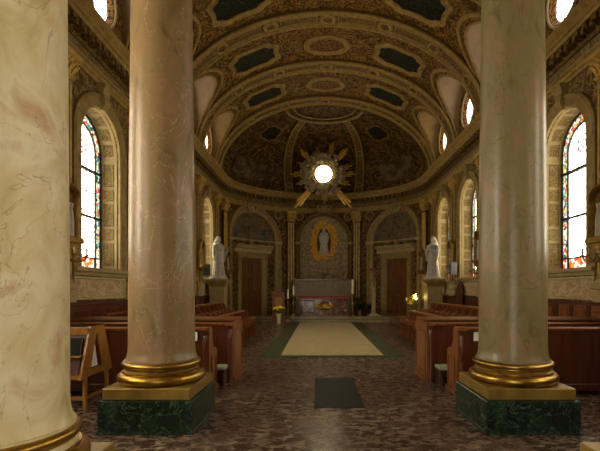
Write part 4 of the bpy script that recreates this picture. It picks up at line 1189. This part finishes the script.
mb = MB(); mb.box(x0 - .06, x1 + .06, 21.22, 22.28, FZ, FZ + .06); mb.build('foot', M['altar_top'], at, smooth=0, bevel=.01)
mb = MB(); mb.box(x0 - .08, x1 + .08, 21.18, 22.3, 1.10, 1.19); mb.build('tabletop', M['altar_top'], at, smooth=0, bevel=.015)
for q in (-1, 1):
    mb = MB()
    xx = cx + q * .82; mb.loft([[(xx - h, y_, .70 - v), (xx + h, y_, .70 - v), (xx + h, y_, .70 + v), (xx - h, y_, .70 + v)] for h, v, y_ in ((.36, .33, 21.3), (.36, .33, 21.28), (.32, .29, 21.27), (.30, .27, 21.29))]); mb.build('panel', M['altar'], at, smooth=0)
mb = MB()
mb.loft([[(cx + r * (1.25 * math.cos(2 * PI * k / 28)), y_, .74 + r * .85 * math.sin(2 * PI * k / 28) * (1 + .12 * math.cos(2 * 2 * PI * k / 28))) for k in range(28)] for r, y_ in ((.30, 21.3), (.30, 21.26), (.24, 21.23), (.2, 21.25), (.02, 21.25))])
mb.tube([(cx, 21.23, .60), (cx, 21.23, .90)], .022, 6); mb.tube([(cx - .10, 21.23, .81), (cx + .10, 21.23, .81)], .022, 6)
for q in (-1, 1): mb.tube([(cx + q * .30, 21.25, .62), (cx + q * .42, 21.24, .74), (cx + q * .36, 21.24, .88)], [.03, .05, .02], 7)
mb.build('emblem', M['gold'], at)
cl = thing('altar_cloth', 'red cloth laid over the tabletop of the marble altar', 'cloth', (cx, 21.7, 1.19))
mb = MB(); mb.loft([[(x, y_, z_) for y_, z_ in ((21.165, 1.13), (21.165, 1.196), (22.31, 1.196), (22.31, 1.13), (22.318, 1.13), (22.318, 1.203), (21.157, 1.203), (21.157, 1.13))] for x in (x0 - .06, x1 + .02)]); mb.build('cloth', M['red_cloth'], cl, smooth=0)
mb = MB(); mb.box(x0 - .06, x1 + .02, 21.150, 21.157, 1.118, 1.14); mb.build('hem', M['red_cloth'], cl, smooth=0)

def candlestick(x, y, z, h, label, ch, clabel):
    o = thing('candlestick', label, 'candlestick', (x, y, z), 0, 'tall altar candlesticks')
    mb = MB(); mb.lathe([(.17, 0), (.17, .03), (.12, .05), (.10, .10), (.05, .14)], 6, (x, y, z)); mb.build('foot', M['gold'], o, smooth=0)
    mb = MB(); mb.lathe([(.04, .13), (.03, .2), (.055, .25), (.03, .3), (.024, h * .5), (.05, h * .55), (.024, h * .6), (.022, h - .1), (.04, h - .06)], 14, (x, y, z)); mb.build('stem', M['gold_dull'], o)
    mb = MB(); mb.lathe([(.03, h - .06), (.10, h - .03), (.105, h), (.05, h), (.0, h)], 16, (x, y, z)); mb.build('drip_pan', M['gold'], o)
    c_ = thing('candle', clabel, 'candle', (x, y, z + h), 0, 'altar candles')
    mb = MB(); mb.lathe([(.043, 0), (.043, ch), (.03, ch + .004), (0, ch)], 16, (x, y, z + h)); wx = mb.build('wax', M['candle'], c_)
    mb = MB(); mb.tube([(x, y, z + h + ch), (x + .004, y, z + h + ch + .03)], .004, 5); mb.build('wick', M['iron'], wx)
candlestick(-1.50, 20.65, .12, 1.02, 'gilded candlestick beside the wooden ambo, shorter of the two on that side', .45, 'white candle on the candlestick next to the wooden ambo')
candlestick(-1.27, 21.35, FZ, 1.05, 'slender dark-gilt candlestick at the altar corner on the ambo side', .48, 'white candle at the altar corner on the ambo side')
candlestick(1.70, 20.95, FZ, 1.13, 'gilded candlestick at the altar corner on the crucifix side', .70, 'tallest white candle, at the altar corner on the crucifix side')

# ================================================================== ambo, flowers, crucifix, plants
am = thing('ambo', 'upright wooden ambo with a pale framed panel beside the altar steps', 'lectern', (-1.9, 19.9, 0))
mb = MB(); mb.box(-2.22, -1.56, 19.70, 20.06, 0, .08); mb.build('base', M['brown_wood'], am, smooth=0, bevel=.01)
mb = MB(); mb.box(-2.18, -1.60, 19.74, 20.04, .08, 1.30); mb.build('body', M['brown_wood'], am, smooth=0, bevel=.01)
for x in (-2.10, -1.72):
    mb = MB(); mb.box(x, x + .05, 19.72, 19.745, .14, 1.26); mb.build('moulding', M['orange_wood'], am, smooth=0)
for k in range(3):
    mb = MB(); mb.box(-2.03 + k * .105, -1.945 + k * .105, 19.728, 19.745, .4, 1.2); mb.build('panel', M['honey_wood'], am, smooth=0)
mb = MB(); mb.loft([[(x, y_, z_) for y_, z_ in ((19.66, 1.42), (19.66, 1.47), (20.10, 1.36), (20.10, 1.31))] for x in (-2.24, -1.54)]); mb.build('desk', M['brown_wood'], am, smooth=0)
mb = MB(); mb.box(-2.19, -1.59, 19.70, 19.74, 1.24, 1.43); mb.build('crest_board', M['brown_wood'], am, smooth=0)

vx, vy = -1.82, 19.33
va = thing('flower_vase', 'tall cream vase of yellow chrysanthemums standing on the floor before the ambo', 'vase of flowers', (vx, vy, 0))
mb = MB(); mb.lathe([(.085, 0), (.09, .02), (.10, .25), (.125, .44), (.13, .46), (.11, .46), (.09, .25), (.0, .06)], 20, (vx, vy, 0)); mb.build('vase', M['vase'], va)
random.seed(21)
mb = MB()
for k in range(46):
    a = random.uniform(0, 2 * PI); r = random.uniform(.05, .27); z = .58 + random.uniform(-.10, .10)
    p = Vector((vx + r * math.cos(a), vy + r * math.sin(a), z)); d_ = Vector((math.cos(a), math.sin(a), random.uniform(-.3, .5))).normalized(); t_ = d_.orthogonal().normalized()
    L_ = .10
    mb.add([p - t_ * .03, p + d_ * L_ * .5 + t_ * .045, p + d_ * L_, p + d_ * L_ * .5 - t_ * .045], [(0, 1, 2, 3)])
for k in range(10):
    a = 2 * PI * k / 10; mb.tube([(vx, vy, .42), (vx + .08 * math.cos(a), vy + .08 * math.sin(a), .55), (vx + .2 * math.cos(a), vy + .2 * math.sin(a), .66)], .006, 5)
mb.build('leaves', M['leaf_light'], va, smooth=0)
for k in range(17):
    a = k * 2.4; r = .07 + .215 * math.sqrt(k / 17); z = .80 - r * .45 + random.uniform(-.03, .03)
    c0 = (vx + r * math.cos(a), vy + r * math.sin(a), z)
    mb = MB()
    for ring_, n_, el_ in ((.085, 12, .2), (.065, 10, .7), (.04, 7, 1.15)):
        for j in range(n_):
            b_ = 2 * PI * j / n_ + ring_ * 9
            d_ = Vector((math.cos(b_) * math.cos(el_), math.sin(b_) * math.cos(el_), math.sin(el_))); t_ = Vector((-math.sin(b_), math.cos(b_), 0)); p = Vector(c0)
            mb.add([p, p + d_ * .05 + t_ * .018, p + d_ * ring_, p + d_ * .05 - t_ * .018], [(0, 1, 2, 3)])
    mb.ball((c0[0], c0[1], c0[2] + .01), (.062, .062, .045), 12, 7); mb.build('flower', M['yellow'], va, smooth=0)

def corpus(m, scale=1.):
    mb = MB()
    mb.tube([(0, 0, -.02), (0, -.02, .12), (0, -.03, .26), (0, -.01, .34)], [.055, .05, .07, .05], 10)
    mb.tube([(0, -.01, .34), (.01, -.02, .40)], .025, 8); mb.ball((.015, -.035, .435), (.034, .04, .048), 10, 8)
    for q in (-1, 1):
        mb.tube([(q * .055, -.015, .33), (q * .17, -.005, .37), (q * .29, 0, .42)], [.03, .022, .016], 8); mb.ball((q * .305, -.002, .43), .02, 8, 6)
        mb.tube([(q * .03, -.02, 0), (q * .035, -.07, -.20), (q * .012, -.02, -.40)], [.042, .034, .02], 8); mb.tube([(q * .012, -.02, -.40), (q * .014, -.06, -.45)], .018, 6)
    mb.tube([(-.06, -.02, .02), (.06, -.03, .01)], .05, 8); mb.tube([(.06, -.02, .02), (.075, -.02, -.10)], [.035, .015], 6)
    return mb.xform(m @ Matrix.Scale(scale, 4))
kx, ky = 2.80, 21.35
cr = thing('standing_crucifix', 'processional crucifix with dark bronze figure on a pale post with white base', 'crucifix', (kx, ky, FZ))
mb = MB(); mb.box(kx - .32, kx + .32, ky - .22, ky + .22, FZ, FZ + .06); mb.box(kx - .2, kx + .2, ky - .16, ky + .16, FZ + .06, FZ + .12); mb.build('base', M['cream_paint'], cr, smooth=0, bevel=.01)
mb = MB(); mb.box(kx - .10, kx + .10, ky - .08, ky + .08, FZ + .12, 1.95); mb.build('post', M['trim_light'], cr, smooth=0, bevel=.01)
mb = MB(); mb.box(kx - .03, kx + .03, ky - .09, ky - .04, 1.75, 2.80); mb.box(kx - .40, kx + .40, ky - .09, ky - .045, 2.55, 2.61); mb.build('cross', M['dark_wood'], cr, smooth=0, bevel=.004)
f = corpus(Matrix.Translation((kx, ky - .11, 2.16)), 1.0).build('corpus', M['corpus'], cr); fuse(f, .012, 1)

def plant(x, y, z, h, n, label, seed):
    random.seed(seed)
    o = thing('potted_plant', label, 'plant', (x, y, z), 0, 'dark plants by the altar')
    mb = MB(); mb.lathe([(.12, 0), (.16, .26), (.175, .27), (.175, .30), (.15, .30), (.14, .26), (0, .25)], 18, (x, y, z)); mb.build('pot', M['pot'], o)
    mb = MB()
    for k in range(n):
        a = random.uniform(0, 2 * PI); el_ = random.uniform(.15, 1.35); L_ = h * random.uniform(.55, 1.0)
        d0 = Vector((math.cos(a) * math.cos(el_), math.sin(a) * math.cos(el_), math.sin(el_)))
        b_ = Vector((x, y, z + .27)); t_ = Vector((-math.sin(a), math.cos(a), 0)) * .05
        p1 = b_ + d0 * L_ * .55; p2 = b_ + d0 * L_ + Vector((math.cos(a), math.sin(a), 0)) * .06 - Vector((0, 0, .10))
        mb.add([b_ - t_ * .2, b_ + t_ * .2, p1 + t_, p1 - t_, p2], [(0, 1, 2, 3), (3, 2, 4)])
    mb.build('leaves', M['leaf'], o, smooth=0)
plant(-1.78, 21.75, FZ, .55, 60, 'dark leafy potted plant behind the candlesticks on the ambo side', 1)
plant(2.10, 21.55, FZ, .55, 60, 'dark leafy potted plant between altar candle and crucifix', 2)
plant(2.72, 22.05, FZ, .55, 60, 'dark leafy potted plant just behind the crucifix post', 3)

# votive stand with flame and yellow flowers by the right-hand door
fx, fy = 4.30, 18.75
vs_ = thing('votive_stand', 'slender stand with glowing votive flame and yellow flowers beside the choir stalls', 'votive stand', (fx, fy, .26))
mb = MB(); mb.lathe([(.16, 0), (.16, .03), (.03, .06), (.025, .62), (.06, .66), (.13, .70), (.13, .73), (0, .73)], 16, (fx, fy, .26)); mb.build('stem', M['gold_dull'], vs_)
mb = MB(); mb.lathe([(.045, 0), (.055, .10), (.058, .16), (.05, .16), (.045, .02), (0, .015)], 14, (fx + .03, fy - .04, .99)); mb.build('cup', M['glass_cup'], vs_)
mb = MB(); mb.lathe([(.0, 0), (.028, .03), (.034, .07), (.015, .17), (.0, .24)], 10, (fx + .03, fy - .04, 1.12)); mb.build('flame', M['flame'], vs_)
mb = MB(); random.seed(9)
for k in range(26):
    a = random.uniform(0, 2 * PI); r = random.uniform(.08, .26); c0 = Vector((fx - .14 + r * math.cos(a) * .9, fy + .02 + r * math.sin(a) * .5, 1.12 + random.uniform(-.2, .22)))
    for j in range(6):
        b_ = 2 * PI * j / 6; d_ = Vector((math.cos(b_), -.4, math.sin(b_))).normalized(); t_ = d_.cross(Vector((0, 1, 0))).normalized()
        mb.add([c0, c0 + d_ * .03 + t_ * .02, c0 + d_ * .06, c0 + d_ * .03 - t_ * .02], [(0, 1, 2, 3)])
mb.build('flowers', M['yellow'], vs_, smooth=0)
mb = MB()
for k in range(40):
    a = random.uniform(0, 2 * PI); r = random.uniform(.05, .26); c0 = Vector((fx - .13 + r * math.cos(a) * .9, fy + .04 + r * math.sin(a) * .5, 1.05 + random.uniform(-.2, .2)))
    d_ = Vector((math.cos(a), math.sin(a) * .5, random.uniform(-.3, .6))).normalized(); t_ = d_.orthogonal().normalized()
    mb.add([c0, c0 + d_ * .06 + t_ * .03, c0 + d_ * .13, c0 + d_ * .06 - t_ * .03], [(0, 1, 2, 3)])
mb.build('leaves', M['leaf_light'], vs_, smooth=0)

# ================================================================== statues on pedestals, speakers, chair
for sd in (-1, 1):
    px = XL + .52 if sd < 0 else XR - .52
    py = 17.55
    p = thing('statue_pedestal', 'tall ochre stone pedestal carrying the white statue on the %s side' % SIDE[sd], 'pedestal', (px, py, .26), 0, 'statue pedestals')
    def rings_(lst): return [[(px - h, py - h, z), (px + h, py - h, z), (px + h, py + h, z), (px - h, py + h, z)] for h, z in lst]
    mb = MB(); mb.loft(rings_(((.40, .26), (.40, .5), (.36, .54)))); mb.build('base', M['trim'], p, smooth=0)
    mb = MB(); mb.loft(rings_(((.30, .54), (.30, 1.68)))); mb.build('shaft', M['trim_light'], p, smooth=0)
    mb = MB(); mb.loft(rings_(((.32, 1.68), (.34, 1.76), (.40, 1.84), (.43, 1.88), (.43, 1.99), (.40, 2.0)))); mb.build('cap', M['trim'], p, smooth=0)
    mb = robed(1.78, 9, False, 'hold' if sd < 0 else 'book', 4 + sd)
    mb.xform(Matrix.Translation((px, py, 2.0)) @ Matrix.Rotation(R(-55 * sd), 4, 'Z'))
    o = mb.build('statue', M['statue']); fuse(o, .02, 2)
    tag(o, 'white stone robed statue on a pedestal ' + ('with one arm held out, ambo side' if sd < 0 else 'in front of the last window, crucifix side'), 'statue')
    mp = wall_map(sd)
    sx, sy = (mp(15.75, 0, .0)[0], 15.75) if sd > 0 else (mp(16.75, 0, 0)[0], 16.75)
    s_ = thing('loudspeaker', 'small grey loudspeaker on the wall near the white statue on the %s side' % SIDE[sd], 'loudspeaker', (sx, sy, 2.3), 0, 'wall loudspeakers')
    mb = MB(); mb.prism([(-.12, 2.12), (.12, 2.12), (.12, 2.58), (-.12, 2.58)], lambda u, v: mp(sy + u, v, .36), lambda u, v: mp(sy + u, v, .14)); mb.build('cabinet', M['grey_box'], s_, smooth=0)
    mb = MB(); mb.prism([(-.10, 2.14), (.10, 2.14), (.10, 2.56), (-.10, 2.56)], lambda u, v: mp(sy + u, v, .37), lambda u, v: mp(sy + u, v, .36)); mb.build('grille', M['grille'] if sd < 0 else M['grey_box'], s_, smooth=0)
    mb = MB(); mb.tube([mp(sy, 2.35, .14), mp(sy, 2.35, .0)], .025, 8); mb.build('bracket', M['iron'], s_)

hx, hy = XR - .42, 15.35
hc = thing('high_backed_chair', 'tall dark red wooden chair with pointed back below the statue on the crucifix side', 'chair', (hx, hy, .26))
mb = MB()
pl = [(-.30, .26), (.30, .26), (.30, 1.5), (.24, 1.68), (.10, 1.80), (0, 1.90), (-.10, 1.80), (-.24, 1.68), (-.30, 1.5)]
mb.prism(pl, lambda u, v: (hx + .25, hy + u, v), lambda u, v: (hx + .31, hy + u, v)); mb.build('backrest', M['red_wood'], hc, smooth=0, bevel=.01)
mb = MB(); mb.box(hx + .235, hx + .25, hy - .2, hy + .2, .85, 1.45); mb.build('back_panel', M['maroon_wood'], hc, smooth=0)
mb = MB(); mb.box(hx - .25, hx + .25, hy - .29, hy + .29, .68, .75); mb.build('seat', M['red_wood'], hc, smooth=0, bevel=.01)
for q in (-1, 1):
    mb = MB(); mb.box(hx - .25, hx + .25, hy + q * .28 - .03, hy + q * .28 + .03, .98, 1.03); mb.box(hx - .24, hx - .18, hy + q * .28 - .025, hy + q * .28 + .025, .75, .98); mb.build('armrest', M['red_wood'], hc, smooth=0)
    mb = MB(); mb.box(hx - .25, hx - .18, hy + q * .26 - .035, hy + q * .26 + .035, .26, .68); mb.build('leg', M['red_wood'], hc, smooth=0)

# ================================================================== sunburst
sx, sy, sz = AX - .03, 22.3, 7.71
sb = thing('sunburst', 'gilded sunburst with glowing round window and carved clouds high above the altar', 'sunburst', (sx, sy, sz))
mb = MB(); mb.loft([[(sx + r * math.cos(2 * PI * k / 40), y_, sz + r * math.sin(2 * PI * k / 40)) for k in range(40)] for r, y_ in ((.48, sy + .06), (.48, sy + .03))]); mb.build('window', M['glass_sun'], sb, smooth=0, label='glowing yellow round window')
mb = MB()
for k in range(28):
    a = 2 * PI * k / 28; r0, r1 = .47, (.66 if k % 2 else .58)
    d_ = Vector((math.cos(a), 0, math.sin(a))); t_ = Vector((-math.sin(a), 0, math.cos(a))); c0 = Vector((sx, sy, sz))
    for yy in (0,):
        mb.add([c0 + d_ * r0 - t_ * .06, c0 + d_ * r0 + t_ * .06, c0 + d_ * r1, c0 + d_ * (r0 + .05) + Vector((0, -.04, 0))], [(0, 3, 2), (3, 1, 2), (0, 1, 3)])
mb.tube([(sx + .48 * math.cos(2 * PI * k / 40), sy - .01, sz + .48 * math.sin(2 * PI * k / 40)) for k in range(40)], .035, 8, closed=True)
mb.build('ring', M['gold'], sb)
mb = MB()
mb.ball((sx + .03, sy + .0, sz - .2), (.05, .02, .09), 10, 6)
for q in (-1, 1): mb.add([(sx + .03, sy, sz - .14), (sx + .03 + q * .19, sy - .01, sz - .06), (sx + .03 + q * .22, sy - .01, sz - .13), (sx + .03 + q * .1, sy, sz - .22), (sx + .03 + q * .1, sy + .015, sz - .15)], [(0, 1, 4), (1, 2, 4), (2, 3, 4), (3, 0, 4)])
mb.build('dove', M['gold_paint'], sb)
mb = MB(); mb.loft([[(sx + r * math.cos(2 * PI * k / 24), y_, sz + r * math.sin(2 * PI * k / 24)) for k in range(24)] for r, y_ in ((.66, sy + .07), (.60, 23.75))]); mb.build('drum', M['relief'], sb)
random.seed(17)
mb = MB()
for k in range(150):
    a = random.uniform(0, 2 * PI); q = random.uniform(0, 1); r = .68 + .52 * q
    rr = random.uniform(.09, .17) * (1.1 - .3 * q)
    mb.ball((sx + r * math.cos(a), sy - .02 + random.uniform(-.06, .08), sz + r * math.sin(a) * .96), (rr, rr * .7, rr), 8, 6)
for k in range(10):    # cherub heads among the clouds
    a = 2 * PI * (k + .3) / 10; mb.ball((sx + .98 * math.cos(a), sy - .16, sz + .98 * math.sin(a)), (.09, .09, .11), 10, 8)
mb.build('clouds', M['cloud_stone'], sb)
for ad, L_, wd in ((47, 1.85, .15), (17, 1.55, .09), (0, 1.7, .10), (-22, 1.5, .09), (-50, 2.25, .16), (-88, 1.55, .10), (-131, 2.3, .16), (-160, 1.5, .09), (180, 1.75, .10), (155, 1.45, .09), (133, 1.75, .14), (72, 1.75, .12), (104, 1.4, .09)):
    a = R(ad); mb = MB()
    for da, l_ in ((-.07, .86), (0, 1), (.07, .9)):
        d_ = Vector((math.cos(a + da), 0, math.sin(a + da))); t_ = Vector((-math.sin(a + da), 0, math.cos(a + da))); c0 = Vector((sx, sy + .04, sz))
        y_ = Vector((0, -.06, 0))
        p0, p1 = c0 + d_ * 1.0, c0 + d_ * L_ * l_
        mb.add([p0 - t_ * wd * .3, p0 + t_ * wd * .3, p1 + t_ * wd * .42, p1 - t_ * wd * .42, p0 + y_, p1 + y_ * .6, p1 + d_ * .08], [(0, 3, 5, 4), (1, 4, 5, 2), (0, 1, 2, 3), (3, 6, 5), (2, 5, 6), (3, 2, 6), (0, 4, 1)])
    mb.build('ray', M['ray_gold'], sb, smooth=0)

# ================================================================== light, camera, view
wd = bpy.data.worlds.new('World'); SC.world = wd; wd.use_nodes = True
wd.node_tree.nodes['Background'].inputs[0].default_value = (.9, .95, 1., 1)
wd.node_tree.nodes['Background'].inputs[1].default_value = .3

cam = bpy.data.cameras.new('camera'); co = bpy.data.objects.new('camera', cam); COL.objects.link(co)
co.location = (0, 0, 1.55); co.rotation_euler = (R(90), 0, 0)
cam.sensor_width = 36; cam.lens = 420 / 600 * 36
cam.shift_x = -18.5 / 600; cam.shift_y = 64.5 / 600
cam.clip_start = .05
SC.camera = co
vs = SC.view_settings
vs.view_transform = 'Standard'; vs.look = 'None'; vs.gamma = 1; vs.use_curve_mapping = False
vs.exposure = 0.0
SC.cycles.use_denoising = True
SC.cycles.max_bounces = 8; SC.cycles.diffuse_bounces = 6
SC.cycles.sample_clamp_indirect = 6
